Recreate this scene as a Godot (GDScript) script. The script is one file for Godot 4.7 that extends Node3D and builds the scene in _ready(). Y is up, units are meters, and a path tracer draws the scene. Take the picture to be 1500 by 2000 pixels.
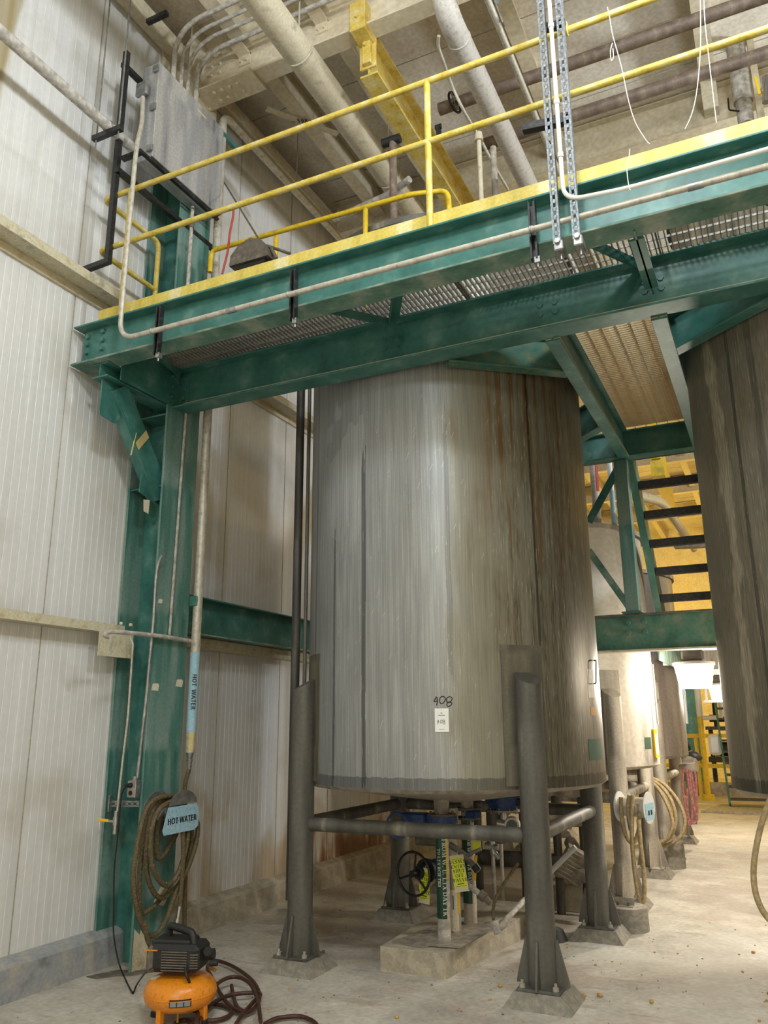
extends Node3D
# A process hall: one raised steel platform beside a ribbed wall, vertical steel tanks on legs, stairs and a lower walkway behind.
# Units are metres, y is up, the ribbed wall runs along z at x = -4.52, the aisle runs away along -z.

const WALL := -4.52
const TANK := Vector3(-2.33, 0, -6.1)
const TANK_R := 1.125
var M := {}
var taken := {}
var rng := RandomNumberGenerator.new()

class Geo:
	var v := PackedVector3Array()
	var n := PackedVector3Array()
	var t := PackedVector2Array()
	func tri(a: Vector3, b: Vector3, c: Vector3, na: Vector3, nb: Vector3, nc: Vector3, ta := Vector2.ZERO, tb := Vector2.ZERO, tc := Vector2.ZERO) -> void:
		if (b - a).cross(c - a).dot(na + nb + nc) > 0.0:
			v.append_array([a, c, b]); n.append_array([na, nc, nb]); t.append_array([ta, tc, tb])
		else:
			v.append_array([a, b, c]); n.append_array([na, nb, nc]); t.append_array([ta, tb, tc])
	func quad(a: Vector3, b: Vector3, c: Vector3, d: Vector3, out: Vector3) -> Geo:
		var k := (b - a).cross(c - a)
		if k.length_squared() < 1e-16:
			k = (c - a).cross(d - a)
		k = k.normalized()
		if k.dot(out) < 0.0:
			k = -k
		tri(a, b, c, k, k, k)
		tri(a, c, d, k, k, k)
		return self
	func box(c: Vector3, s: Vector3, bas := Basis.IDENTITY, bev := 0.0) -> Geo:
		var h := s * 0.5
		var e := minf(bev, minf(h.x, minf(h.y, h.z)) * 0.6)
		for ax in 3:
			var i := (ax + 1) % 3
			var j := (ax + 2) % 3
			for sg in [-1.0, 1.0]:
				var q := []
				for k in [[-1, -1], [1, -1], [1, 1], [-1, 1]]:
					var p := Vector3.ZERO
					p[ax] = sg * h[ax]
					p[i] = k[0] * (h[i] - e)
					p[j] = k[1] * (h[j] - e)
					q.append(c + bas * p)
				var o := Vector3.ZERO
				o[ax] = sg
				quad(q[0], q[1], q[2], q[3], bas * o)
			if e > 0.0:
				for k in [[-1, -1], [1, -1], [1, 1], [-1, 1]]:
					var q := []
					for w in [[-1.0, 0], [1.0, 0], [1.0, 1], [-1.0, 1]]:
						var p := Vector3.ZERO
						p[ax] = w[0] * (h[ax] - e)
						p[i] = k[0] * (h[i] - (e if w[1] == 0 else 0.0))
						p[j] = k[1] * (h[j] - (e if w[1] == 1 else 0.0))
						q.append(c + bas * p)
					var o := Vector3.ZERO
					o[i] = k[0]
					o[j] = k[1]
					quad(q[0], q[1], q[2], q[3], bas * o)
		if e > 0.0:
			for a in [-1.0, 1.0]:
				for b in [-1.0, 1.0]:
					for d in [-1.0, 1.0]:
						var o := Vector3(a, b, d)
						var p := []
						for ax in 3:
							var w := h - Vector3(e, e, e)
							w[ax] = h[ax]
							p.append(c + bas * (w * o))
						var k: Vector3 = (bas * o).normalized()
						tri(p[0], p[1], p[2], k, k, k)
		return self
	func span(a: Vector3, b: Vector3, bev := 0.0) -> Geo:
		return box((a + b) * 0.5, (b - a).abs(), Basis.IDENTITY, bev)
	func bar(a: Vector3, b: Vector3, w: float, h: float, up := Vector3.UP, bev := 0.0) -> Geo:
		var d := (b - a).normalized()
		if absf(d.dot(up)) > 0.99:
			up = Vector3.RIGHT
		var sd := d.cross(up).normalized()
		return box((a + b) * 0.5, Vector3(w, h, a.distance_to(b)), Basis(sd, sd.cross(d), -d), bev)
	func ring_at(d: Vector3, u: Vector3, seg: int) -> PackedVector3Array:
		var w := d.cross(u)
		var o := PackedVector3Array()
		for k in seg + 1:
			var a := TAU * k / seg
			o.append(u * cos(a) + w * sin(a))
		return o
	func cyl(a: Vector3, b: Vector3, r: float, r2 := -1.0, seg := 16, caps := true) -> Geo:
		if r2 < 0.0:
			r2 = r
		var d := (b - a).normalized()
		var u := d.cross(Vector3.UP if absf(d.y) < 0.9 else Vector3.RIGHT).normalized()
		var c := ring_at(d, u, seg)
		var tilt := d * ((r - r2) / maxf(a.distance_to(b), 1e-5))
		for k in seg:
			var n0 := (c[k] + tilt).normalized()
			var n1 := (c[k + 1] + tilt).normalized()
			tri(a + c[k] * r, a + c[k + 1] * r, b + c[k + 1] * r2, n0, n1, n1)
			tri(a + c[k] * r, b + c[k + 1] * r2, b + c[k] * r2, n0, n1, n0)
			if caps:
				if r > 0.0:
					tri(a, a + c[k] * r, a + c[k + 1] * r, -d, -d, -d)
				if r2 > 0.0:
					tri(b, b + c[k] * r2, b + c[k + 1] * r2, d, d, d)
		return self
	func tube(p: Array, r: float, seg := 10, closed := false) -> Geo:
		var m := p.size()
		var u := Vector3.ZERO
		var rows := []
		for i in m:
			var d: Vector3
			if closed:
				d = (p[(i + 1) % m] - p[(i + m - 1) % m]).normalized()
			else:
				d = (p[mini(i + 1, m - 1)] - p[maxi(i - 1, 0)]).normalized()
			if u == Vector3.ZERO:
				u = d.cross(Vector3.UP if absf(d.y) < 0.9 else Vector3.RIGHT).normalized()
			else:
				u = (u - d * u.dot(d)).normalized()
			rows.append(ring_at(d, u, seg))
		for i in (m if closed else m - 1):
			var j := (i + 1) % m
			for k in seg:
				var a: Vector3 = rows[i][k]
				var b: Vector3 = rows[i][k + 1]
				var c: Vector3 = rows[j][k + 1]
				var e: Vector3 = rows[j][k]
				tri(p[i] + a * r, p[i] + b * r, p[j] + c * r, a, b, c)
				tri(p[i] + a * r, p[j] + c * r, p[j] + e * r, a, c, e)
		if not closed:
			for w in [[0, 1], [m - 1, m - 2]]:
				var d: Vector3 = (p[w[0]] - p[w[1]]).normalized()
				for k in seg:
					tri(p[w[0]], p[w[0]] + rows[w[0]][k] * r, p[w[0]] + rows[w[0]][k + 1] * r, d, d, d)
		return self
	func lathe(prof: Array, o: Vector3, axis := Vector3.UP, seg := 32, soft := false) -> Geo:
		var u := axis.cross(Vector3.UP if absf(axis.y) < 0.9 else Vector3.RIGHT).normalized()
		var c := ring_at(axis, u, seg)
		var nr := []
		for i in prof.size() - 1:
			var e: Vector2 = prof[i + 1] - prof[i]
			nr.append(Vector2(e.y, -e.x).normalized())
		for i in prof.size() - 1:
			var a: Vector2 = prof[i]
			var b: Vector2 = prof[i + 1]
			var na: Vector2 = nr[i]
			var nb: Vector2 = nr[i]
			if soft:
				if i > 0:
					na = (nr[i] + nr[i - 1]).normalized()
				if i < nr.size() - 1:
					nb = (nr[i] + nr[i + 1]).normalized()
			for k in seg:
				var p0 := o + c[k] * a.x + axis * a.y
				var p1 := o + c[k + 1] * a.x + axis * a.y
				var p2 := o + c[k + 1] * b.x + axis * b.y
				var p3 := o + c[k] * b.x + axis * b.y
				var n0 := c[k] * na.x + axis * na.y
				var n1 := c[k + 1] * na.x + axis * na.y
				var n2 := c[k + 1] * nb.x + axis * nb.y
				var n3 := c[k] * nb.x + axis * nb.y
				if a.x > 1e-6:
					tri(p0, p1, p2, n0, n1, n2)
				if b.x > 1e-6:
					tri(p0, p2, p3, n0, n2, n3)
		return self
	func prism(poly: Array, o: Vector3, bx: Vector3, by: Vector3, thick: Vector3) -> Geo:
		var pts := PackedVector2Array(poly)
		var idx := Geometry2D.triangulate_polygon(pts)
		var w := thick.normalized()
		var at := func(k: int, f: float) -> Vector3: return o + bx * pts[k].x + by * pts[k].y + thick * f
		for i in range(0, idx.size(), 3):
			tri(at.call(idx[i], 0.0), at.call(idx[i + 1], 0.0), at.call(idx[i + 2], 0.0), -w, -w, -w)
			tri(at.call(idx[i], 1.0), at.call(idx[i + 1], 1.0), at.call(idx[i + 2], 1.0), w, w, w)
		var mid := Vector2.ZERO
		for q in pts:
			mid += q / pts.size()
		var ccw := not Geometry2D.is_polygon_clockwise(pts)
		for i in pts.size():
			var j := (i + 1) % pts.size()
			var e := pts[j] - pts[i]
			var on := Vector2(e.y, -e.x) * (1.0 if ccw else -1.0)
			quad(at.call(i, 0.0), at.call(j, 0.0), at.call(j, 1.0), at.call(i, 1.0), bx * on.x + by * on.y)
		return self
	func ball(c: Vector3, r: Vector3, seg := 14, bas := Basis.IDENTITY) -> Geo:
		for i in seg / 2:
			for k in seg:
				var q := []
				for w in [[i, k], [i, k + 1], [i + 1, k + 1], [i + 1, k]]:
					var a: float = PI * w[0] / (seg / 2)
					var b: float = TAU * w[1] / seg
					q.append(Vector3(sin(a) * cos(b), cos(a), sin(a) * sin(b)))
				var f := func(x: Vector3) -> Vector3: return c + bas * (x * r)
				tri(f.call(q[0]), f.call(q[1]), f.call(q[2]), bas * q[0], bas * q[1], bas * q[2])
				tri(f.call(q[0]), f.call(q[2]), f.call(q[3]), bas * q[0], bas * q[2], bas * q[3])
		return self
	func torus(c: Vector3, axis: Vector3, big: float, r: float, seg := 32, sub := 8) -> Geo:
		var u := axis.cross(Vector3.UP if absf(axis.y) < 0.9 else Vector3.RIGHT).normalized()
		var p := []
		for q in ring_at(axis, u, seg).slice(0, seg):
			p.append(c + q * big)
		return tube(p, r, sub, true)
	func bolt(c: Vector3, out: Vector3, r: float, h: float) -> Geo:
		return cyl(c, c + out * h, r, r * 0.92, 6)

# ---- small helpers -------------------------------------------------------
func numbered(called: String) -> String:
	taken[called] = taken.get(called, 0) + 1
	return called if taken[called] == 1 else "%s_%03d" % [called, taken[called] - 1]

func tag(o: Node, label: String, category: String, group := "", kind := "") -> Node:
	if label: o.set_meta("label", label)
	if category: o.set_meta("category", category)
	if group: o.set_meta("group", group)
	if kind: o.set_meta("kind", kind)
	return o

func thing(called: String, label: String, category: String, at: Vector3, group := "") -> Node3D:
	var o := Node3D.new()
	o.name = numbered(called)
	add_child(o)
	o.position = at
	tag(o, label, category, group)
	return o

func mesh_of(g: Geo, off := Vector3.ZERO) -> ArrayMesh:
	var vv := g.v
	if off != Vector3.ZERO:
		vv = g.v.duplicate()
		for i in vv.size():
			vv[i] -= off
	var a := []
	a.resize(Mesh.ARRAY_MAX)
	a[Mesh.ARRAY_VERTEX] = vv
	a[Mesh.ARRAY_NORMAL] = g.n
	a[Mesh.ARRAY_TEX_UV] = g.t
	var m := ArrayMesh.new()
	m.add_surface_from_arrays(Mesh.PRIMITIVE_TRIANGLES, a)
	return m

# commits world-space geometry as one named part under parent
func part(parent: Node3D, called: String, g: Geo, mat: Material, label := "") -> MeshInstance3D:
	var o := MeshInstance3D.new()
	o.name = called
	o.mesh = mesh_of(g, parent.global_position)
	o.material_override = null
	o.set_surface_override_material(0, mat)
	o.mesh.surface_set_material(0, mat)
	parent.add_child(o, true)
	if label: o.set_meta("label", label)
	return o

# a thing that is one mesh
func single(called: String, g: Geo, mat: Material, label: String, category: String, group := "", kind := "") -> MeshInstance3D:
	var lo := g.v[0]
	var hi := g.v[0]
	for p in g.v:
		lo = lo.min(p)
		hi = hi.max(p)
	var o := MeshInstance3D.new()
	o.name = numbered(called)
	add_child(o)
	o.position = Vector3((lo.x + hi.x) * 0.5, lo.y, (lo.z + hi.z) * 0.5)
	o.mesh = mesh_of(g, o.position)
	o.mesh.surface_set_material(0, mat)
	tag(o, label, category, group, kind)
	return o

func struct(called: String, at := Vector3.ZERO) -> Node3D:
	var o := Node3D.new()
	o.name = called
	add_child(o)
	o.position = at
	o.set_meta("kind", "structure")
	return o

# Catmull-Rom through points
func smooth(p: Array, k := 6, closed := false) -> Array:
	var o := []
	var m := p.size()
	for i in (m if closed else m - 1):
		var a: Vector3 = p[(i + m - 1) % m] if closed or i > 0 else p[0]
		var b: Vector3 = p[i]
		var c: Vector3 = p[(i + 1) % m]
		var d: Vector3 = p[(i + 2) % m] if closed or i < m - 2 else p[m - 1]
		for q in k:
			o.append(b.cubic_interpolate(c, a, d, float(q) / k))
	if not closed:
		o.append(p[m - 1])
	return o

# straight runs with rounded corners of radius r
func bent(p: Array, r: float, k := 6) -> Array:
	var o := [p[0]]
	for i in range(1, p.size() - 1):
		var a: Vector3 = (p[i - 1] - p[i])
		var b: Vector3 = (p[i + 1] - p[i])
		var q := minf(r, minf(a.length(), b.length()) * 0.49)
		var s: Vector3 = p[i] + a.normalized() * q
		var e: Vector3 = p[i] + b.normalized() * q
		for w in k + 1:
			var f := float(w) / k
			o.append(s.lerp(p[i], f).lerp(p[i].lerp(e, f), f))
	o.append(p[p.size() - 1])
	return o

func words(parent: Node3D, text: String, where: Vector3, right: Vector3, up: Vector3, height: float, mat: Material, font := "Droid Sans", bold := true, deep := 0.002, called := "lettering") -> MeshInstance3D:
	var f := SystemFont.new()
	f.font_names = PackedStringArray([font])
	f.font_weight = 700 if bold else 400
	var m := TextMesh.new()
	m.font = f
	m.text = text
	m.font_size = 32
	m.pixel_size = height / 32.0 * 1.35
	m.depth = deep
	m.material = mat
	var o := MeshInstance3D.new()
	o.name = called
	o.mesh = m
	parent.add_child(o, true)
	var rr := right.normalized()
	var uu := (up - rr * up.dot(rr)).normalized()
	o.transform = Transform3D(Basis(rr, uu, rr.cross(uu)), where - parent.global_position)
	return o

# an I section from a to b (axis through the section's centre) as three parts
func ibeam(parent: Node3D, a: Vector3, b: Vector3, h: float, w: float, tf: float, tw: float, mat: Material, up := Vector3.UP) -> void:
	part(parent, "web", Geo.new().bar(a, b, tw, h - tf * 1.9, up), mat)
	part(parent, "top_flange", Geo.new().bar(a + up * (h - tf) * 0.5, b + up * (h - tf) * 0.5, w, tf, up, tf * 0.2), mat)
	part(parent, "bottom_flange", Geo.new().bar(a - up * (h - tf) * 0.5, b - up * (h - tf) * 0.5, w, tf, up, tf * 0.2), mat)

# ---- procedural materials ------------------------------------------------
func noise_bytes(w: int, h: int, freq: float, sd: int, oct := 4, sx := 1.0, sy := 1.0) -> PackedByteArray:
	var f := FastNoiseLite.new()
	f.noise_type = FastNoiseLite.TYPE_SIMPLEX_SMOOTH
	f.seed = sd
	f.frequency = freq
	f.fractal_octaves = oct
	var im := f.get_seamless_image(maxi(8, int(w / sx)), maxi(8, int(h / sy)))
	im.convert(Image.FORMAT_L8)
	if sx != 1.0 or sy != 1.0:
		im.resize(w, h, Image.INTERPOLATE_CUBIC)
	return im.get_data()

func lut(cols: Array) -> PackedColorArray:
	var g := Gradient.new()
	var off := PackedFloat32Array()
	var cc := PackedColorArray()
	for c in cols:
		off.append(c[0])
		cc.append(c[1])
	g.offsets = off
	g.colors = cc
	var o := PackedColorArray()
	for i in 256:
		o.append(g.sample(i / 255.0))
	return o

func noise_tex(cols: Array, freq: float, sd: int, oct := 4, w := 256, sx := 1.0, sy := 1.0) -> ImageTexture:
	var b := noise_bytes(w, w, freq, sd, oct, sx, sy)
	var fine := noise_bytes(w, w, 0.12, sd + 50, 2)
	var l := lut(cols)
	var o := PackedByteArray()
	o.resize(w * w * 3)
	for i in w * w:
		var c := l[b[i]]
		var k := 0.93 + 0.14 * fine[i] / 255.0
		o[i * 3] = mini(255, int(c.r * k * 255.0))
		o[i * 3 + 1] = mini(255, int(c.g * k * 255.0))
		o[i * 3 + 2] = mini(255, int(c.b * k * 255.0))
	return ImageTexture.create_from_image(Image.create_from_data(w, w, false, Image.FORMAT_RGB8, o))

# painted or bare surface: base colour with lighter dust and darker grime in patches
func paint(key: String, base: Color, dust: Color, cover: float, metres: float, rough: float, metal := 0.0, streak := false, bump := 0.0) -> StandardMaterial3D:
	var m := StandardMaterial3D.new()
	m.resource_name = key
	var e := clampf(1.0 - cover, 0.05, 0.95)
	var cols := [[0.0, base.darkened(0.07 if key in ["deck", "beige", "concrete", "grout", "toe_yellow"] else 0.22)], [e * 0.55, base], [e, base.lerp(dust, 0.22)], [minf(e + 0.18, 0.99), base.lerp(dust, 0.65)], [1.0, dust]]
	var t := noise_tex(cols, 0.02, key.hash() % 9999, 5, 256, 1.0, 9.0 if streak else 1.0)
	m.albedo_texture = t
	m.uv1_triplanar = true
	m.uv1_world_triplanar = true
	m.uv1_triplanar_sharpness = 4.0
	m.uv1_scale = Vector3.ONE / metres
	m.roughness = rough
	m.metallic = metal
	if bump > 0.0:
		m.heightmap_enabled = true
		m.heightmap_texture = t
		m.heightmap_scale = bump
	M[key] = m
	return m

func plain(key: String, c: Color, rough: float, metal := 0.0) -> StandardMaterial3D:
	var m := StandardMaterial3D.new()
	m.resource_name = key
	m.albedo_color = c
	m.roughness = rough
	m.metallic = metal
	M[key] = m
	return m

func glow(key: String, c: Color, e: float) -> StandardMaterial3D:
	var m := plain(key, c, 0.4)
	m.emission_enabled = true
	m.emission = c
	m.emission_energy_multiplier = e
	return m

func rgb(r: int, g: int, b: int) -> Color:
	return Color8(r, g, b)

func sstep(a: float, b: float, x: float) -> float:
	var t := clampf((x - a) / (b - a), 0.0, 1.0)
	return t * t * (3.0 - 2.0 * t)

func to_mat(key: String, w: int, h: int, o: PackedByteArray, rough: float, metal: float) -> StandardMaterial3D:
	var m := plain(key, Color.WHITE, rough, metal)
	m.albedo_texture = ImageTexture.create_from_image(Image.create_from_data(w, h, false, Image.FORMAT_RGB8, o))
	return m

# streaked, stained stainless shell; u = angle from -100 to 140 degrees, v = height from 4.4 down to 1.2 m
func tank_skin(key: String, sd: int, brown_a: float, brown_b: float, bands: Array, tint: Color, much := 1.0, pale_patch := false) -> StandardMaterial3D:
	var w := 1536
	var h := 640
	var s1 := noise_bytes(w, h, 0.30, sd, 2, 1.0, 40.0)
	var s2 := noise_bytes(w, h, 0.05, sd + 1, 4, 1.0, 20.0)
	var s3 := noise_bytes(w, h, 0.28, sd + 2, 3, 1.0, 9.0)
	var sp := noise_bytes(w, h, 0.30, sd + 4, 2, 1.0, 2.0)
	var b := noise_bytes(w, h, 0.008, sd + 3, 4)
	var o := PackedByteArray()
	o.resize(w * h * 3)
	for j in h:
		var y := 4.4 - 3.2 * j / h
		for i in w:
			var k := j * w + i
			var a := -100.0 + 240.0 * i / w
			var f1 := s1[k] / 255.0
			var f2 := s2[k] / 255.0
			var f3 := s3[k] / 255.0
			var fb := b[k] / 255.0
			var g := 0.76 + 0.22 * f1 + 0.16 * f2 + 0.08 * fb + 0.05 * sp[k] / 255.0
			var c := tint * g
			# olive film between the bare front and the brown side
			var ol := sstep(brown_a - 4.0, brown_a + 6.0, a + (fb - 0.5) * 6.0)
			c = c.lerp(c * Color(0.93, 0.91, 0.83), ol)
			var br := sstep(brown_a, brown_b, a + (fb - 0.5) * 24.0 + (f2 - 0.5) * 16.0) * clampf(0.35 + 0.9 * f2, 0.0, 1.0) * much
			if br > 0.0:
				var bc := Color(0.345, 0.315, 0.25).lerp(Color(0.46, 0.43, 0.36), f1)
				bc = bc.lerp(Color(0.17, 0.15, 0.12), sstep(0.50, 0.28, f3) * 0.5)
				bc = bc.lerp(Color(0.62, 0.58, 0.48), sstep(0.68, 0.82, f3) * 0.35)
				var ru := sstep(2.7, 3.9, y + (f2 - 0.5) * 1.8) * sstep(0.42, 0.7, f2) * sstep(1.0, 0.4, absf(a - 46.0) / 34.0)
				bc = bc.lerp(Color(0.40, 0.25, 0.10), ru * 0.75)
				c = c.lerp(bc, br)
			for q in bands:      # [angle, half width, low, high, multiply]
				var d: float = absf(a - q[0] + (f2 - 0.5) * 0.5 + (fb - 0.5) * (q[1] * 2.2 if q[1] > 2.0 else 0.3)) / q[1]
				if d < 1.0 and y + (f1 - 0.5) * 0.3 > q[2] and y + (f1 - 0.5) * 0.5 < q[3]:
					c = c.lerp(c * q[4], sstep(1.0, 0.45, d) * (0.35 + 0.65 * f3) if q[1] > 2.0 else 1.0)
			# paler patch left of centre with a ragged lower edge
			if pale_patch and a < -11.6 + (f1 - 0.5) and a > -33.0 + (f2 - 0.5) * 14.0 and y > 2.92 + (f2 - 0.5) * 0.5 and y < 3.75 + (fb - 0.5) * 0.8:
				c = c * 1.09
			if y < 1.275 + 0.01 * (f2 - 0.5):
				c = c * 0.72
			if f3 > 0.76 and f1 > 0.58:
				c = c.lerp(Color(0.74, 0.73, 0.68), 0.45)
			o[k * 3] = clampi(int(c.r * 255.0), 0, 255)
			o[k * 3 + 1] = clampi(int(c.g * 255.0), 0, 255)
			o[k * 3 + 2] = clampi(int(c.b * 255.0), 0, 255)
	# short slanted scratches
	rng.seed = sd
	for n in 70:
		var x0 := rng.randf_range(0.25, 0.62) * w
		var y0 := rng.randf_range(0.15, 0.97) * h
		var ln := rng.randi_range(3, 11)
		for q in ln:
			var k := clampi(int(y0) - q, 0, h - 1) * w + clampi(int(x0 + q * 0.6), 0, w - 1)
			for ch in 3:
				o[k * 3 + ch] = mini(255, o[k * 3 + ch] + 45)
	return to_mat(key, w, h, o, 0.40, 0.3)

# off-white wall sheets with faint runs, an ochre drip and brown stains at the foot; u = (4 - z) / 16, v = (8 - y) / 8
func wall_skin() -> StandardMaterial3D:
	var w := 1280
	var h := 640
	var s1 := noise_bytes(w, h, 0.15, 11, 3, 1.0, 40.0)
	var s2 := noise_bytes(w, h, 0.05, 12, 4, 1.0, 6.0)
	var b := noise_bytes(w, h, 0.012, 13, 5)
	var f := noise_bytes(w, h, 0.2, 14, 3)
	var o := PackedByteArray()
	o.resize(w * h * 3)
	var base := Color(0.86, 0.855, 0.845)
	for j in h:
		var y := 8.0 - 8.0 * j / h
		for i in w:
			var k := j * w + i
			var z := 4.0 - 16.0 * i / w
			var f1 := s1[k] / 255.0
			var f2 := s2[k] / 255.0
			var fb := b[k] / 255.0
			var ff := f[k] / 255.0
			var c := base * (0.94 + 0.07 * f1 + 0.04 * ff)
			c = c.lerp(Color(0.70, 0.67, 0.61), sstep(0.55, 0.9, fb) * 0.4)
			# brown soiling at the foot behind the tank
			var st := sstep(0.55, 0.85, fb * 0.55 + f2 * 0.35 + sstep(1.5, 0.1, y) * 0.5 - 0.14) * sstep(-5.0, -5.4, z)
			c = c.lerp(Color(0.62, 0.49, 0.31), st * 0.5)
			var ru := sstep(0.62, 0.85, fb * 0.5 + f2 * 0.4 + sstep(1.0, 0.1, y) * 0.4 - 0.05) * sstep(-7.0, -7.8, z)
			c = c.lerp(Color(0.45, 0.25, 0.14), ru * 0.8)
			# ochre drip high up
			var zc := -3.02 - 0.10 * (y - 6.0)
			var dr := sstep(0.17 + 0.1 * (f2 - 0.5), 0.10, absf(z - zc)) * sstep(4.95, 5.3, y)
			c = c.lerp(Color(0.60, 0.53, 0.37), dr * (0.45 + 0.5 * f1))
			o[k * 3] = clampi(int(c.r * 255.0), 0, 255)
			o[k * 3 + 1] = clampi(int(c.g * 255.0), 0, 255)
			o[k * 3 + 2] = clampi(int(c.b * 255.0), 0, 255)
	return to_mat("wall_paint", w, h, o, 0.38, 0.0)

# dusty concrete; u = (x + 5) / 8, v = (-2 - z) / 8
func floor_skin() -> StandardMaterial3D:
	var w := 1024
	var b := noise_bytes(w, w, 0.006, 21, 5)
	var c2 := noise_bytes(w, w, 0.02, 22, 5)
	var f := noise_bytes(w, w, 0.15, 23, 3)
	var s := noise_bytes(w, w, 0.08, 24, 2)
	var sc := noise_bytes(w, w, 0.05, 25, 3, 5.0, 1.0)
	var o := PackedByteArray()
	o.resize(w * w * 3)
	for j in w:
		var z := -2.0 - 8.0 * j / w
		for i in w:
			var k := j * w + i
			var x := -5.0 + 8.0 * i / w
			var fb := b[k] / 255.0
			var fc := c2[k] / 255.0
			var ff := f[k] / 255.0
			var c := Color(0.745, 0.722, 0.672).lerp(Color(0.695, 0.652, 0.60), sstep(0.35, 0.75, fb))
			c = c.lerp(Color(0.635, 0.61, 0.565), sstep(0.55, 0.8, fc) * 0.55)
			c = c.lerp(Color(0.82, 0.80, 0.755), sstep(0.45, 0.2, fc) * 0.5)
			c = c.lerp(Color(0.55, 0.50, 0.44), sstep(0.72, 0.85, sc[k] / 255.0) * 0.35)
			c = c * (0.90 + 0.17 * ff)
			# wet soil marks beside the left legs
			var d := Vector2((x + 3.55) / 0.75, (z + 6.55) / 0.55).length()
			c = c.lerp(Color(0.34, 0.29, 0.23), sstep(1.1, 0.5, d + (fc - 0.5) * 2.2) * 0.3)
			if ff > 0.80 and s[k] > 165:
				c = c.lerp(Color(0.38, 0.33, 0.27), 0.7)
			o[k * 3] = clampi(int(c.r * 255.0), 0, 255)
			o[k * 3 + 1] = clampi(int(c.g * 255.0), 0, 255)
			o[k * 3 + 2] = clampi(int(c.b * 255.0), 0, 255)
	return to_mat("floor_dust", w, w, o, 0.72, 0.0)

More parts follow.
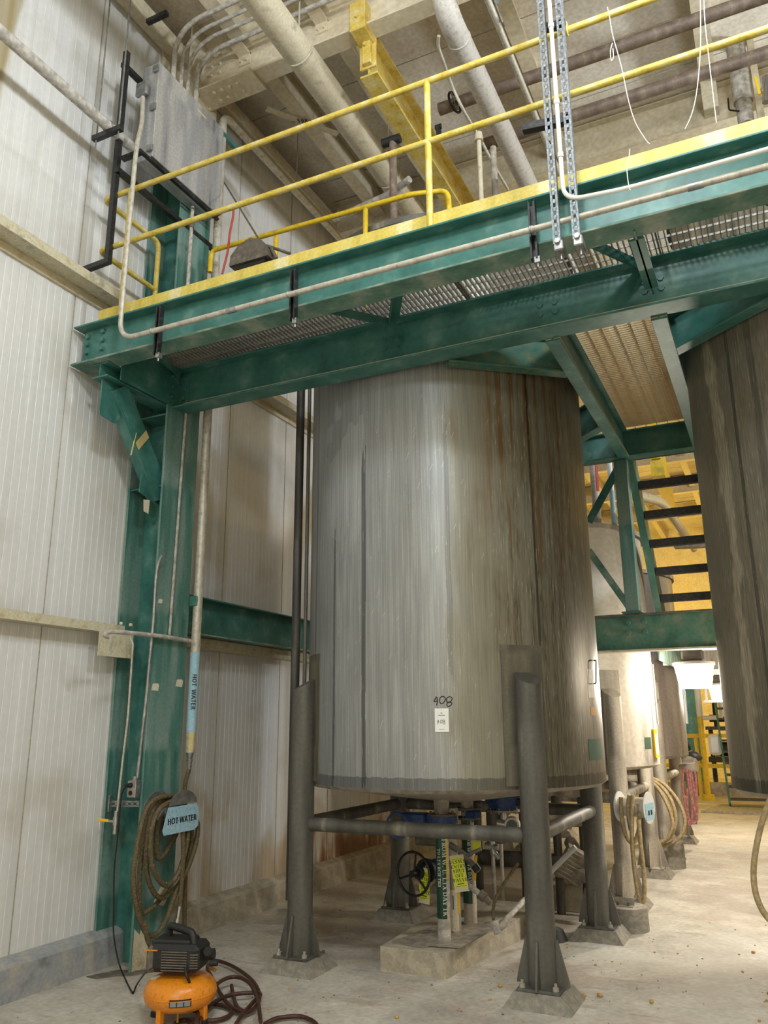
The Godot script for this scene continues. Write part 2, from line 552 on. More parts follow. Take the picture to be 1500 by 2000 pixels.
func materials() -> void:
	var dust := rgb(176, 168, 150)
	paint("green", rgb(56, 110, 102), rgb(112, 146, 136), 0.36, 1.6, 0.42)
	paint("green_dusty", rgb(84, 124, 110), rgb(156, 164, 148), 0.5, 1.3, 0.6)
	paint("green_column", rgb(66, 114, 104), rgb(130, 150, 142), 0.62, 1.0, 0.5, 0.0, true)
	paint("dust_edge", rgb(172, 160, 132), rgb(198, 190, 170), 0.5, 0.4, 0.9)
	paint("yellow", rgb(204, 178, 70), rgb(216, 204, 156), 0.45, 0.5, 0.45)
	paint("yellow_bright", rgb(222, 188, 36), rgb(214, 190, 80), 0.3, 0.8, 0.35)
	paint("toe_yellow", rgb(206, 184, 84), rgb(220, 208, 160), 0.42, 0.9, 0.5, 0.0, true)
	paint("hoist_yellow", rgb(214, 184, 84), rgb(224, 208, 150), 0.5, 1.1, 0.55)
	paint("beige", rgb(214, 202, 174), rgb(224, 214, 194), 0.4, 2.0, 0.6)
	paint("deck", rgb(220, 209, 192), rgb(228, 220, 206), 0.5, 1.6, 0.8)
	paint("cream", rgb(206, 198, 172), rgb(168, 150, 110), 0.35, 0.7, 0.6)
	paint("galvanized", rgb(150, 152, 152), rgb(196, 196, 190), 0.4, 0.5, 0.42, 0.75)
	paint("dusty_pipe", rgb(160, 154, 146), rgb(206, 200, 190), 0.55, 0.4, 0.75)
	paint("conduit", rgb(184, 178, 164), rgb(214, 208, 194), 0.45, 0.35, 0.5, 0.25)
	paint("black_strut", rgb(26, 27, 28), rgb(150, 148, 142), 0.16, 0.18, 0.4)
	paint("enclosure", rgb(180, 181, 184), rgb(212, 211, 210), 0.5, 0.9, 0.40, 0.55, true)
	paint("leg_steel", rgb(92, 90, 84), rgb(150, 145, 132), 0.36, 1.1, 0.55, 0.25, true)
	paint("leg_dusty", rgb(146, 138, 126), rgb(196, 188, 172), 0.5, 0.9, 0.7, 0.05, true)
	paint("dark_pipe", rgb(66, 64, 60), rgb(112, 108, 100), 0.4, 0.9, 0.55, 0.2, true)
	paint("grout", rgb(128, 123, 113), rgb(156, 149, 135), 0.5, 0.3, 0.9)
	paint("concrete", rgb(160, 151, 134), rgb(186, 176, 156), 0.5, 0.8, 0.92)
	paint("curb_paint", rgb(150, 152, 154), rgb(176, 168, 152), 0.4, 1.2, 0.7)
	paint("brown_pipe", rgb(112, 96, 84), rgb(150, 134, 116), 0.4, 0.6, 0.6)
	paint("lagging", rgb(206, 200, 192), rgb(178, 170, 160), 0.45, 0.3, 0.7)
	paint("old_pipe", rgb(200, 190, 166), rgb(184, 172, 148), 0.45, 0.8, 0.55)
	paint("grating", rgb(128, 126, 120), rgb(176, 170, 156), 0.5, 0.2, 0.6, 0.4)
	paint("grating_rusty", rgb(196, 170, 128), rgb(206, 192, 160), 0.5, 0.9, 0.8)
	paint("tread", rgb(64, 62, 62), rgb(104, 100, 98), 0.3, 0.3, 0.7)
	paint("hose_olive", rgb(86, 74, 48), rgb(138, 124, 92), 0.4, 0.12, 0.75)
	paint("hose_tan", rgb(156, 136, 98), rgb(186, 170, 132), 0.45, 0.2, 0.7)
	paint("hose_red", rgb(186, 112, 110), rgb(212, 168, 162), 0.45, 0.3, 0.7)
	paint("hose_brown", rgb(62, 34, 24), rgb(92, 62, 46), 0.3, 0.15, 0.5)
	paint("orange_paint", rgb(230, 140, 28), rgb(170, 108, 40), 0.22, 0.16, 0.32)
	paint("black_plastic", rgb(28, 28, 29), rgb(70, 68, 64), 0.22, 0.12, 0.55)
	paint("blue_sign", rgb(150, 188, 206), rgb(176, 204, 214), 0.4, 0.2, 0.6)
	paint("blue_paint", rgb(30, 58, 112), rgb(70, 92, 128), 0.3, 0.2, 0.45)
	paint("weathered_zinc", rgb(112, 117, 122), rgb(168, 170, 170), 0.4, 0.15, 0.5, 0.4)
	paint("pad_steel", rgb(92, 88, 77), rgb(128, 122, 106), 0.45, 0.6, 0.5, 0.25, true)
	paint("tank_pale", rgb(186, 178, 166), rgb(214, 206, 194), 0.5, 1.8, 0.55, 0.1, true)
	paint("tank_mauve", rgb(122, 112, 104), rgb(158, 148, 138), 0.45, 1.6, 0.55, 0.1, true)
	paint("blue_tank", rgb(64, 130, 162), rgb(104, 156, 178), 0.4, 1.6, 0.5)
	paint("tape", rgb(196, 178, 112), rgb(214, 202, 150), 0.5, 0.08, 0.7)
	paint("paper", rgb(214, 204, 178), rgb(226, 218, 198), 0.5, 0.1, 0.9)
	paint("hood_grey", rgb(98, 90, 80), rgb(130, 122, 110), 0.4, 0.4, 0.6)
	paint("rag", rgb(196, 122, 82), rgb(220, 166, 128), 0.5, 0.12, 0.8)
	paint("stained_green", rgb(54, 104, 92), rgb(134, 110, 66), 0.42, 0.5, 0.7)
	paint("stained_beam", rgb(72, 118, 100), rgb(128, 134, 112), 0.4, 1.5, 0.65)
	paint("sheet_metal", rgb(146, 138, 126), rgb(180, 172, 158), 0.5, 0.5, 0.7, 0.2)
	plain("white_cable", rgb(226, 224, 214), 0.5)
	plain("cord_black", rgb(16, 16, 17), 0.5)
	plain("cord_white", rgb(220, 212, 196), 0.8)
	plain("ink", rgb(26, 26, 28), 0.6)
	plain("ink_soft", rgb(130, 132, 134), 0.7)
	plain("card", rgb(236, 236, 232), 0.5)
	plain("tag_lime", rgb(206, 214, 46), 0.55)
	plain("tag_back", rgb(196, 190, 160), 0.6)
	plain("pipe_green", rgb(22, 66, 48), 0.45)
	plain("pipe_yellow", rgb(216, 178, 34), 0.45)
	plain("stencil_white", rgb(206, 210, 196), 0.6)
	plain("red_mark", rgb(170, 30, 44), 0.6)
	plain("red_cable", rgb(178, 66, 54), 0.55)
	plain("chrome", rgb(190, 190, 190), 0.25, 0.9)
	plain("brass", rgb(176, 138, 70), 0.35, 0.8)
	plain("label_green", rgb(44, 84, 58), 0.6)
	plain("black", rgb(14, 14, 15), 0.5)
	plain("dark_glass", rgb(22, 40, 34), 0.15)
	plain("white_plastic", rgb(214, 216, 216), 0.4)
	plain("blue_pale", rgb(168, 200, 220), 0.6)
	plain("decal_amber", rgb(196, 150, 84), 0.6)
	plain("yellow_label", rgb(240, 196, 20), 0.5)
	plain("wire", rgb(200, 194, 180), 0.5, 0.4)
	glow("lamp_white", Color(1.0, 0.95, 0.86), 9.0)
	glow("lamp_amber", Color(1.0, 0.80, 0.36), 6.0)
	M["wall_paint"] = wall_skin()
	M["floor_dust"] = floor_skin()
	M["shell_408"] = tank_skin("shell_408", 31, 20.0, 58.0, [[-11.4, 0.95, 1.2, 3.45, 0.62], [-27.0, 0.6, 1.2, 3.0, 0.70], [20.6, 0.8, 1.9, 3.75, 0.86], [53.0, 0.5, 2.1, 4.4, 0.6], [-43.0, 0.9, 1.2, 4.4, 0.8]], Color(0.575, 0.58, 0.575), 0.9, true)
	M["shell_right"] = tank_skin("shell_right", 71, -118.0, -100.0, [[-56.0, 3.2, 1.2, 4.4, 1.45], [-47.0, 0.7, 1.2, 4.4, 0.7], [-38.0, 1.2, 1.2, 4.4, 0.82]], Color(0.57, 0.555, 0.54), 0.55)

# ---- lamps ---------------------------------------------------------------
func lit(at: Vector3, c: Color, e: float, size: float, called: String) -> void:
	var l := OmniLight3D.new()
	l.name = called
	add_child(l)
	l.position = at
	l.light_color = c
	l.light_energy = e
	l.light_size = size
	l.omni_range = 60.0
	l.omni_attenuation = 2.0
	l.shadow_enabled = true

func unseen_high_bay(at: Vector3, c: Color, e: float, mat: String, label: String) -> void:  # every high bay built here hangs out of view
	var t := thing("unseen_high_bay_lamp", label, "lamp", at, "unseen high bay lamps under the roof")
	part(t, "reflector", Geo.new().lathe([Vector2(0.09, 0.34), Vector2(0.15, 0.22), Vector2(0.23, 0.06), Vector2(0.26, 0.0), Vector2(0.255, 0.0), Vector2(0.225, 0.06), Vector2(0.145, 0.22), Vector2(0.08, 0.33)], at, Vector3.UP, 24), M.galvanized)
	part(t, "lens", Geo.new().lathe([Vector2(0.0, 0.0), Vector2(0.2, 0.012), Vector2(0.235, 0.03)], at, Vector3.UP, 24), M[mat])
	part(t, "ballast", Geo.new().cyl(at + Vector3(0, 0.33, 0), at + Vector3(0, 0.52, 0), 0.1, 0.09, 16), M.hood_grey)
	part(t, "hook_rod", Geo.new().cyl(at + Vector3(0, 0.5, 0), Vector3(at.x, 7.9, at.z), 0.012, -1, 8), M.galvanized)
	lit(at - Vector3(0, 0.34, 0), c, e, 0.22, "unseen_high_bay_light")

func low_bay(at: Vector3, e: float, label: String, top: float) -> void:
	var t := thing("low_bay_lamp", label, "lamp", at, "low bay lamps under the walkway")
	part(t, "refractor", Geo.new().lathe([Vector2(0.0, -0.14), Vector2(0.15, -0.14), Vector2(0.16, -0.13), Vector2(0.2, 0.1)], at, Vector3.UP, 28), M.lamp_white)
	part(t, "rim", Geo.new().lathe([Vector2(0.2, 0.09), Vector2(0.215, 0.1), Vector2(0.215, 0.125), Vector2(0.1, 0.14), Vector2(0.0, 0.14)], at, Vector3.UP, 28), M.white_plastic)
	part(t, "housing", Geo.new().span(at + Vector3(-0.11, 0.14, -0.09), at + Vector3(0.11, 0.26, 0.09), 0.02), M.hood_grey)
	part(t, "hook_rod", Geo.new().cyl(at + Vector3(0, 0.26, 0), Vector3(at.x, top, at.z), 0.012, -1, 8), M.galvanized)
	lit(at - Vector3(0, 0.02, 0), Color(1.0, 0.955, 0.88), e, 0.12, "low_bay_light")

# ---- the room ------------------------------------------------------------
func room() -> void:
	var f := struct("floor")
	var g := Geo.new()
	var up := Vector3.UP
	for i in 3:
		for j in 9:
			var x0 := -4.75 + i * 4.0
			var z0 := 7.0 - j * 4.0
			var q := [Vector3(x0, 0, z0), Vector3(x0 + 4.0, 0, z0), Vector3(x0 + 4.0, 0, z0 - 4.0), Vector3(x0, 0, z0 - 4.0)]
			var u := []
			for p in q:
				u.append(Vector2((p.x + 5.0) / 8.0, (-2.0 - p.z) / 8.0))
			g.tri(q[0], q[1], q[2], up, up, up, u[0], u[1], u[2])
			g.tri(q[0], q[2], q[3], up, up, up, u[0], u[2], u[3])
	part(f, "floor_surface", g, M.floor_dust)
	part(f, "slab", Geo.new().span(Vector3(-4.9, -0.3, -29.0), Vector3(7.4, -0.02, 7.2)), M.concrete)

	# ribbed wall of separate sheets, one metre wide, eight shallow ribs each
	var w := struct("wall_left", Vector3(WALL, 0, 0))
	for k in 34:
		var z0 := 6.0 - k * 1.0
		g = Geo.new()
		var prof := []
		for r in 8:
			var z := z0 - r * 0.125
			prof.append(Vector2(z - (0.004 if r == 0 else 0.0), 0.0))
			prof.append(Vector2(z - 0.058, 0.0006))
			prof.append(Vector2(z - 0.061, 0.0022))
			prof.append(Vector2(z - 0.114, 0.0022))
			prof.append(Vector2(z - 0.118, -0.0022))
			prof.append(Vector2(z - 0.122, -0.0022))
		prof.append(Vector2(z0 - 0.992, 0.0))
		for i in prof.size() - 1:
			var a: Vector2 = prof[i]
			var b: Vector2 = prof[i + 1]
			var nn := Vector3(absf(b.x - a.x), 0, (b.y - a.y)).normalized()
			var p := [Vector3(WALL + a.y, 0.1, a.x), Vector3(WALL + b.y, 0.1, b.x), Vector3(WALL + b.y, 7.95, b.x), Vector3(WALL + a.y, 7.95, a.x)]
			var u := []
			for q in p:
				u.append(Vector2((4.0 - q.z) / 16.0, (8.0 - q.y) / 8.0))
			g.tri(p[0], p[1], p[2], nn, nn, nn, u[0], u[1], u[2])
			g.tri(p[0], p[2], p[3], nn, nn, nn, u[0], u[2], u[3])
		part(w, "wall_sheet", g, M.wall_paint)
	part(w, "backing", Geo.new().span(Vector3(WALL - 0.2, -0.3, -29.0), Vector3(WALL - 0.006, 8.2, 7.2)), M.cream)
	var c := struct("baseboard_left", Vector3(WALL, 0, 0))
	var poly := [Vector2(0, 0), Vector2(0.115, 0), Vector2(0.105, 0.19), Vector2(0.085, 0.21), Vector2(0.01, 0.235), Vector2(0, 0.235)]
	part(c, "curb_near", Geo.new().prism(poly, Vector3(WALL, 0, -4.92), Vector3.RIGHT, Vector3.UP, Vector3(0, 0, 11.9)), M.curb_paint)
	part(c, "curb_far", Geo.new().prism(poly, Vector3(WALL, 0, -28.0), Vector3.RIGHT, Vector3.UP, Vector3(0, 0, 23.08)), M.concrete)
	for a in [["wall_back", Vector3(-4.7, -0.3, -29.2), Vector3(7.4, 8.2, -28.0), "beige"], ["wall_right", Vector3(7.0, -0.3, -29.0), Vector3(7.4, 8.2, 7.2), "beige"], ["wall_front", Vector3(-4.7, -0.3, 7.0), Vector3(7.4, 8.2, 7.4), "beige"]]:
		var s := struct(a[0])
		part(s, "wall_face", Geo.new().span(a[1], a[2]), M[a[3]])
	var ce := struct("ceiling", Vector3(0, 7.9, 0))
	for k in 58:
		var z0 := 7.0 - k * 0.62
		var dy: float = [0.0, 0.008, 0.003][k % 3]
		part(ce, "roof_panel", Geo.new().span(Vector3(-4.6, 7.9 + dy, z0 - 0.612), Vector3(7.1, 7.96, z0)), M.deck)
	part(ce, "roof_cover", Geo.new().span(Vector3(-4.7, 7.97, -29.2), Vector3(7.4, 8.2, 7.4)), M.beige)
	# purlins and roof beams
	var names := ["nearest the ribbed wall", "second from the ribbed wall", "over the yellow hoist beam's right", "above the pair of slotted struts", "right of the slotted struts", "fifth out from the wall", "sixth out from the wall", "farthest from the wall"]
	var k := 0
	for x in [-3.70, -2.90, -1.45, 0.05, 1.5, 3.0, 4.5, 6.0]:
		var t := thing("roof_purlin", "long beige roof purlin, " + names[k], "purlin", Vector3(x, 7.56, -4.0), "roof purlins")
		part(t, "web", Geo.new().span(Vector3(x - 0.005, 7.57, -28.0), Vector3(x + 0.005, 7.9, 7.0)), M.beige)
		part(t, "bottom_flange", Geo.new().span(Vector3(x - 0.07, 7.56, -28.0), Vector3(x + 0.07, 7.572, 7.0)), M.beige)
		k += 1
	var t := thing("eave_strut", "dusty beige eave strut along top of ribbed wall", "strut", Vector3(-4.42, 7.58, -4.0))
	part(t, "web", Geo.new().span(Vector3(-4.505, 7.70, -28.0), Vector3(-4.30, 7.72, 7.0)), M.beige)
	part(t, "lip", Geo.new().span(Vector3(-4.315, 7.58, -28.0), Vector3(-4.30, 7.70, 7.0)), M.beige)
	k = 0
	for z in [-4.9, -7.7, -10.5, -13.3, -16.1, -18.9, -21.7, -24.5]:
		var big := k == 0
		var lab: String = "deep beige roof beam framing into the left green column" if big else ["", "second", "third", "fourth", "fifth", "sixth", "seventh", "eighth"][k] + " beige roof beam back from the electrical cabinet"
		t = thing("roof_beam", lab, "beam", Vector3(0, 7.18 if big else 7.42, z), "" if big else "roof beams behind the platform")
		var m: Material = M.beige
		if big:
			ibeam(t, Vector3(-4.16, 7.54, z), Vector3(7.0, 7.54, z), 0.72, 0.17, 0.02, 0.012, m)
			# bolted knee plate and its bolts
			part(t, "end_plate", Geo.new().prism([Vector2(0, 0), Vector2(0.62, 0), Vector2(0.62, 0.02), Vector2(0, 0.02)], Vector3(-4.17, 7.155, z - 0.13), Vector3.RIGHT, Vector3.UP, Vector3(0, 0, 0.26)), M.beige)
			for i in 4:
				for j in 2:
					part(t, "bolt", Geo.new().bolt(Vector3(-4.0 + i * 0.085, 7.157, z - 0.055 + j * 0.1), Vector3.DOWN, 0.02, 0.025), M.beige)
			for i in 4:
				for j in 2:
					part(t, "bolt", Geo.new().bolt(Vector3(-4.07 + j * 0.09, 7.3 + i * 0.1, z + 0.006), Vector3.BACK, 0.018, 0.022), M.beige)
			for x in [-3.70, -2.90]:
				part(t, "clip_angle", Geo.new().span(Vector3(x - 0.06, 7.46, z + 0.006), Vector3(x + 0.06, 7.475, z + 0.16)).span(Vector3(x - 0.06, 7.36, z + 0.006), Vector3(x + 0.06, 7.475, z + 0.02)), M.beige)
				for j in 2:
					part(t, "bolt", Geo.new().bolt(Vector3(x - 0.03 + 0.06 * j, 7.4, z + 0.02), Vector3.BACK, 0.014, 0.016), M.beige)
		else:
			ibeam(t, Vector3(-4.3, 7.66, z), Vector3(7.0, 7.66, z), 0.46, 0.16, 0.016, 0.01, m)
		k += 1
	# wall girts
	t = thing("wall_girt", "upper cream wall girt with rust-spotted lip", "girt", Vector3(-4.4, 4.86, -4.0))
	part(t, "soffit", Geo.new().span(Vector3(WALL, 4.86, -28.0), Vector3(-4.33, 4.872, 7.0)), M.cream)
	part(t, "lip", Geo.new().span(Vector3(-4.342, 4.85, -28.0), Vector3(-4.328, 4.925, 7.0)), M.cream)
	part(t, "lower_flange", Geo.new().span(Vector3(WALL, 4.80, -28.0), Vector3(WALL + 0.025, 4.86, 7.0)), M.beige)
	t = thing("wall_girt", "lower cream wall girt ending at the green column", "girt", Vector3(-4.45, 2.28, -2.0))
	part(t, "soffit", Geo.new().span(Vector3(WALL, 2.275, -4.66), Vector3(-4.40, 2.285, 7.0)), M.cream)
	part(t, "lip", Geo.new().span(Vector3(-4.41, 2.275, -4.66), Vector3(-4.397, 2.338, 7.0)), M.cream)
	part(t, "clip_plate", Geo.new().span(Vector3(-4.392, 2.10, -4.74), Vector3(-4.38, 2.272, -4.40)), M.cream)
	for j in 2:
		part(t, "bolt", Geo.new().bolt(Vector3(-4.36 + 0.0, 2.337, -4.58 - 0.1 * j), Vector3.UP, 0.014, 0.02), M.cream)
	t = thing("wall_beam", "green wall beam between left column and big tank", "beam", Vector3(-4.3, 2.34, -8.0))
	part(t, "web", Geo.new().span(Vector3(-4.36, 2.34, -16.0), Vector3(-4.35, 2.65, -5.1)), M.green)
	part(t, "top_flange", Geo.new().span(Vector3(-4.36, 2.638, -16.0), Vector3(-4.27, 2.65, -5.1)), M.green)
	part(t, "bottom_flange", Geo.new().span(Vector3(-4.36, 2.335, -16.0), Vector3(-4.27, 2.347, -5.1)), M.green_dusty)
	part(t, "sill_angle", Geo.new().span(Vector3(WALL, 2.245, -16.0), Vector3(-4.40, 2.257, -5.1)).span(Vector3(-4.412, 2.257, -16.0), Vector3(-4.40, 2.33, -5.1)), M.cream, "cream sill angle below the green beam")

# ---- column, platform and rails -----------------------------------------
func column() -> void:
	var t := thing("steel_column", "tall green wide-flange column standing against the ribbed wall", "column", Vector3(-4.33, 0, -4.9))
	part(t, "front_flange", Geo.new().span(Vector3(-4.178, 0, -5.10), Vector3(-4.158, 6.98, -4.70), 0.003), M.green_column)
	part(t, "rear_flange", Geo.new().span(Vector3(-4.51, 0.2, -5.10), Vector3(-4.49, 6.98, -4.70)), M.green_column)
	part(t, "web", Geo.new().span(Vector3(-4.49, 0, -4.906), Vector3(-4.178, 6.98, -4.894)), M.green)
	part(t, "upper_shaft", Geo.new().span(Vector3(-4.178, 6.98, -5.10), Vector3(-4.158, 7.9, -4.70)).span(Vector3(-4.51, 6.98, -5.10), Vector3(-4.49, 7.9, -4.70)).span(Vector3(-4.49, 6.98, -4.906), Vector3(-4.178, 7.9, -4.894)), M.beige, "beige painted top of the column")
	for y in [3.42, 4.02, 4.62]:
		part(t, "stiffener", Geo.new().span(Vector3(-4.49, y, -4.894), Vector3(-4.178, y + 0.012, -4.71)), M.green)
	for i in 4:
		for s in 2:
			part(t, "bolt", Geo.new().bolt(Vector3(-4.158, 7.05 + i * 0.1, -4.8 - 0.2 * s), Vector3.RIGHT, 0.018, 0.02), M.beige)
	part(t, "worn_patch", Geo.new().prism([Vector2(-0.01, 0), Vector2(0.17, 0), Vector2(0.16, 0.10), Vector2(0.12, 0.16), Vector2(0.13, 0.25), Vector2(0.06, 0.30), Vector2(0.05, 0.22), Vector2(-0.01, 0.27)], Vector3(-4.1585, 0.002, -4.72), Vector3.FORWARD, Vector3.UP, Vector3(0.001, 0, 0)), M.cream, "sandy worn paint at the foot")
	part(t, "worn_streak", Geo.new().prism([Vector2(0.17, 0.40), Vector2(0.28, 0.36), Vector2(0.34, 0.44), Vector2(0.30, 0.52), Vector2(0.24, 0.50), Vector2(0.2, 0.46)], Vector3(-4.1585, 0.002, -4.72), Vector3.FORWARD, Vector3.UP, Vector3(0.001, 0, 0)), M.cream)
	# conduit stubs and clips belonging to the column are separate things below
	for a in [[Vector3(-4.157, 1.886, -4.762), 0.04, "scrap of pale masking tape, left one on column face"], [Vector3(-4.157, 1.926, -5.03), 0.042, "scrap of pale masking tape, right one on column face"], [Vector3(-4.157, 2.523, -4.757), 0.025, "tiny scrap of masking tape high on column edge"]]:
		var g := Geo.new()
		var p: Vector3 = a[0]
		var s: float = a[1]
		g.prism([Vector2(-s, -s * 0.6), Vector2(s * 0.8, -s * 0.7), Vector2(s, s * 0.3), Vector2(s * 0.7, s * 0.7), Vector2(-s * 0.7, s * 0.6)], p, Vector3.FORWARD, Vector3.UP, Vector3(0.0015, 0, 0))
		single("masking_tape", g, M.paper, a[2], "tape", "tape scraps on the column")
	var pg := Geo.new()
	pg.prism([Vector2(0, 0), Vector2(0.22, -0.06), Vector2(0.34, 0.03), Vector2(0.42, 0.01), Vector2(0.40, 0.09), Vector2(0.25, 0.11), Vector2(0.16, 0.07), Vector2(0.04, 0.08)], Vector3(-4.37, 0.001, -4.52), Vector3(0.45, 0, -0.55).normalized(), Vector3(0.7, 0, 0.4).normalized(), Vector3(0, 0.006, 0))
	single("flaked_paint", pg, M.hood_grey, "flaked dark patch of floor coating beside the column foot", "debris")

func platform() -> void:
	var t := thing("platform_channel", "green outer channel of the raised platform carrying conduits", "beam", Vector3(-1.5, 4.21, -4.06))
	var x0 := -4.5
	var x1 := 2.6
	part(t, "web", Geo.new().span(Vector3(x0 + 0.03, 4.225, -4.09), Vector3(x1, 4.52, -4.078)), M.green)
	part(t, "top_flange", Geo.new().span(Vector3(x0 - 0.0, 4.515, -4.16), Vector3(x1, 4.53, -3.995), 0.003), M.green)
	part(t, "bottom_flange", Geo.new().span(Vector3(x0 - 0.0, 4.21, -4.17), Vector3(x1, 4.226, -3.995), 0.003), M.green_dusty)
	for a in [[-4.42, 4.46], [-4.42, 4.40], [-4.42, 4.335], [-4.42, 4.27], [-4.27, 4.475], [-4.27, 4.405], [-4.27, 4.335]]:
		part(t, "bolt", Geo.new().bolt(Vector3(a[0], a[1], -4.078), Vector3.BACK, 0.02, 0.022), M.green)
	part(t, "seam_dust", Geo.new().span(Vector3(x0 + 0.1, 4.226, -4.078), Vector3(x1, 4.231, -4.072)), M.dust_edge)
	single("toe_plate", Geo.new().span(Vector3(-4.30, 4.531, -4.045), Vector3(x1, 4.637, -4.037)), M.toe_yellow, "long yellow toe plate along the platform edge", "toe plate")

	t = thing("guard_rail", "yellow two-bar guard rail along the front of the platform", "railing", Vector3(-1.5, 4.53, -4.02))
	var r := 0.0215
	var zc := -4.02
	var xl := -4.34
	part(t, "top_rail", Geo.new().tube(bent([Vector3(x1, 5.6, zc), Vector3(xl, 5.6, zc), Vector3(xl, 5.6, -4.66), Vector3(xl, 4.53, -4.66)], 0.07), r, 12), M.yellow)
	part(t, "mid_rail", Geo.new().tube(bent([Vector3(x1, 5.145, zc), Vector3(xl, 5.145, zc), Vector3(xl, 5.145, -4.66)], 0.07), r, 12), M.yellow)
	for x in [-4.06, -1.597, 0.55]:
		part(t, "post", Geo.new().cyl(Vector3(x, 4.53, zc), Vector3(x, 5.6, zc), r, -1, 12), M.yellow)

	# second rail, round the tank top
	t = thing("guard_rail", "bright yellow guard rail behind the toe plate around the tank top", "railing", Vector3(-2.8, 4.56, -5.04))
	part(t, "top_rail", Geo.new().tube(bent([Vector3(-3.996, 5.368, -4.93), Vector3(-3.998, 5.577, -4.93), Vector3(-2.11, 5.53, -4.93), Vector3(-1.84, 5.53, -5.01), Vector3(-1.82, 5.0, -5.02)], 0.07), 0.021, 12), M.yellow_bright)
	for x in [-3.33, -2.50]:
		part(t, "post", Geo.new().cyl(Vector3(x, 4.466, -4.93), Vector3(x, 5.52, -4.93), 0.02, -1, 12), M.yellow_bright)

	# beam carrying the inner edge of the walkway
	t = thing("platform_beam", "long green beam with rounded dusty flange in front of big tank", "beam", Vector3(-1.0, 4.09, -4.84))
	ibeam(t, Vector3(-4.157, 4.26, -4.84), Vector3(x1, 4.26, -4.84), 0.34, 0.17, 0.016, 0.012, M.green)
	part(t, "end_angle", Geo.new().span(Vector3(-4.157, 4.13, -4.834), Vector3(-4.06, 4.40, -4.822)), M.green)
	for i in 3:
		part(t, "bolt", Geo.new().bolt(Vector3(-4.10, 4.18 + 0.085 * i, -4.822), Vector3.BACK, 0.02, 0.02), M.green)
	for x in [-1.10, -0.43]:
		for i in 2:
			for j in 2:
				part(t, "bolt", Geo.new().bolt(Vector3(x - 0.05 + 0.1 * i, 4.30 - 0.07 * j, -4.834), Vector3.BACK, 0.022, 0.012), M.green)
	for i in 2:
		for j in 2:
			part(t, "bolt", Geo.new().bolt(Vector3(-2.3 + 0.1 * i, 4.30 - 0.07 * j, -4.834), Vector3.BACK, 0.022, 0.012), M.green)
	part(t, "dust_ledge", Geo.new().span(Vector3(-4.05, 4.106, -4.834), Vector3(x1, 4.112, -4.76)), M.dust_edge)

	# horizontal bracing under the walkway
	var lab := ["left arm of the flat bracing under the walkway grating", "right arm of the flat bracing under the walkway grating", "short flat brace beside the cross stub under the grating", "flat brace near the right frame edge under grating", "small flat brace next to the column under grating"]
	var k := 0
	for a in [[Vector3(-2.75, 4.41, -4.15), Vector3(-2.2, 4.40, -4.78)], [Vector3(-2.2, 4.40, -4.78), Vector3(-1.85, 4.41, -4.15)], [Vector3(-0.88, 4.41, -4.15), Vector3(-0.50, 4.40, -4.78)], [Vector3(0.05, 4.41, -4.15), Vector3(0.5, 4.40, -4.78)], [Vector3(-4.0, 4.43, -4.2), Vector3(-4.14, 4.39, -4.75)]]:
		var d: Vector3 = (a[1] - a[0]).normalized()
		var g := Geo.new().bar(a[0], a[1], 0.075, 0.007)
		g.bar(a[0] + d.cross(Vector3.UP).normalized() * 0.035 - Vector3(0, 0.03, 0), a[1] + d.cross(Vector3.UP).normalized() * 0.035 - Vector3(0, 0.03, 0), 0.007, 0.06)
		single("flat_brace", g, M.green, lab[k], "brace", "bracing under the walkway")
		k += 1
	t = thing("cross_stub", "green stub beam crossing under the grating right of the brace", "beam", Vector3(-0.43, 4.2, -4.45))
	part(t, "web", Geo.new().span(Vector3(-0.435, 4.2, -4.83), Vector3(-0.425, 4.42, -4.09)), M.green)
	part(t, "bottom_flange", Geo.new().span(Vector3(-0.47, 4.2, -4.75), Vector3(-0.39, 4.212, -4.18)), M.green)

	# walkway grating: bearing bars across, rods along
	t = thing("walkway_grating", "grey steel bar grating along the front walkway", "grating", Vector3(-1.0, 4.432, -4.5))
	var g := Geo.new()
	var x := -4.12
	while x < x1:
		g.span(Vector3(x - 0.0025, 4.432, -4.96), Vector3(x + 0.0025, 4.464, -4.10))
		x += 0.034
	part(t, "bearing_bars", g, M.grating).set_meta("kind", "stuff")
	g = Geo.new()
	for i in 9:
		g.span(Vector3(-4.12, 4.448, -4.93 + i * 0.1 - 0.003), Vector3(x1, 4.462, -4.93 + i * 0.1 + 0.003))
	part(t, "cross_rods", g, M.grating).set_meta("kind", "stuff")
	for xx in [-4.12, -1.62, -0.36, 2.6]:
		part(t, "banding", Geo.new().span(Vector3(xx - 0.004, 4.43, -4.96), Vector3(xx + 0.004, 4.466, -4.10)), M.grating)
	# aisle grating, dirtier
	t = thing("aisle_grating", "rust-dusted bar grating between the two big tanks", "grating", Vector3(-0.77, 4.36, -6.3))
	g = Geo.new()
	var z := -4.97
	while z > -7.66:
		g.span(Vector3(-1.1, 4.368, z - 0.003), Vector3(-0.43, 4.393, z + 0.003))
		z -= 0.036
	part(t, "bearing_bars", g, M.grating_rusty).set_meta("kind", "stuff")
	g = Geo.new()
	for i in 7:
		g.span(Vector3(-1.07 + i * 0.1 - 0.004, 4.37, -7.7), Vector3(-1.07 + i * 0.1 + 0.004, 4.395, -4.95))
	g.span(Vector3(-1.1, 4.362, -5.42), Vector3(-0.43, 4.397, -5.40))
	part(t, "cross_rods", g, M.grating_rusty).set_meta("kind", "stuff")

	# cantilever and knee brace on the column
	t = thing("cantilever_beam", "short green beam from the column out to the channel", "beam", Vector3(-4.25, 4.09, -4.4))
	ibeam(t, Vector3(-4.25, 4.15, -4.88), Vector3(-4.25, 4.15, -4.05), 0.12, 0.15, 0.014, 0.01, M.green)
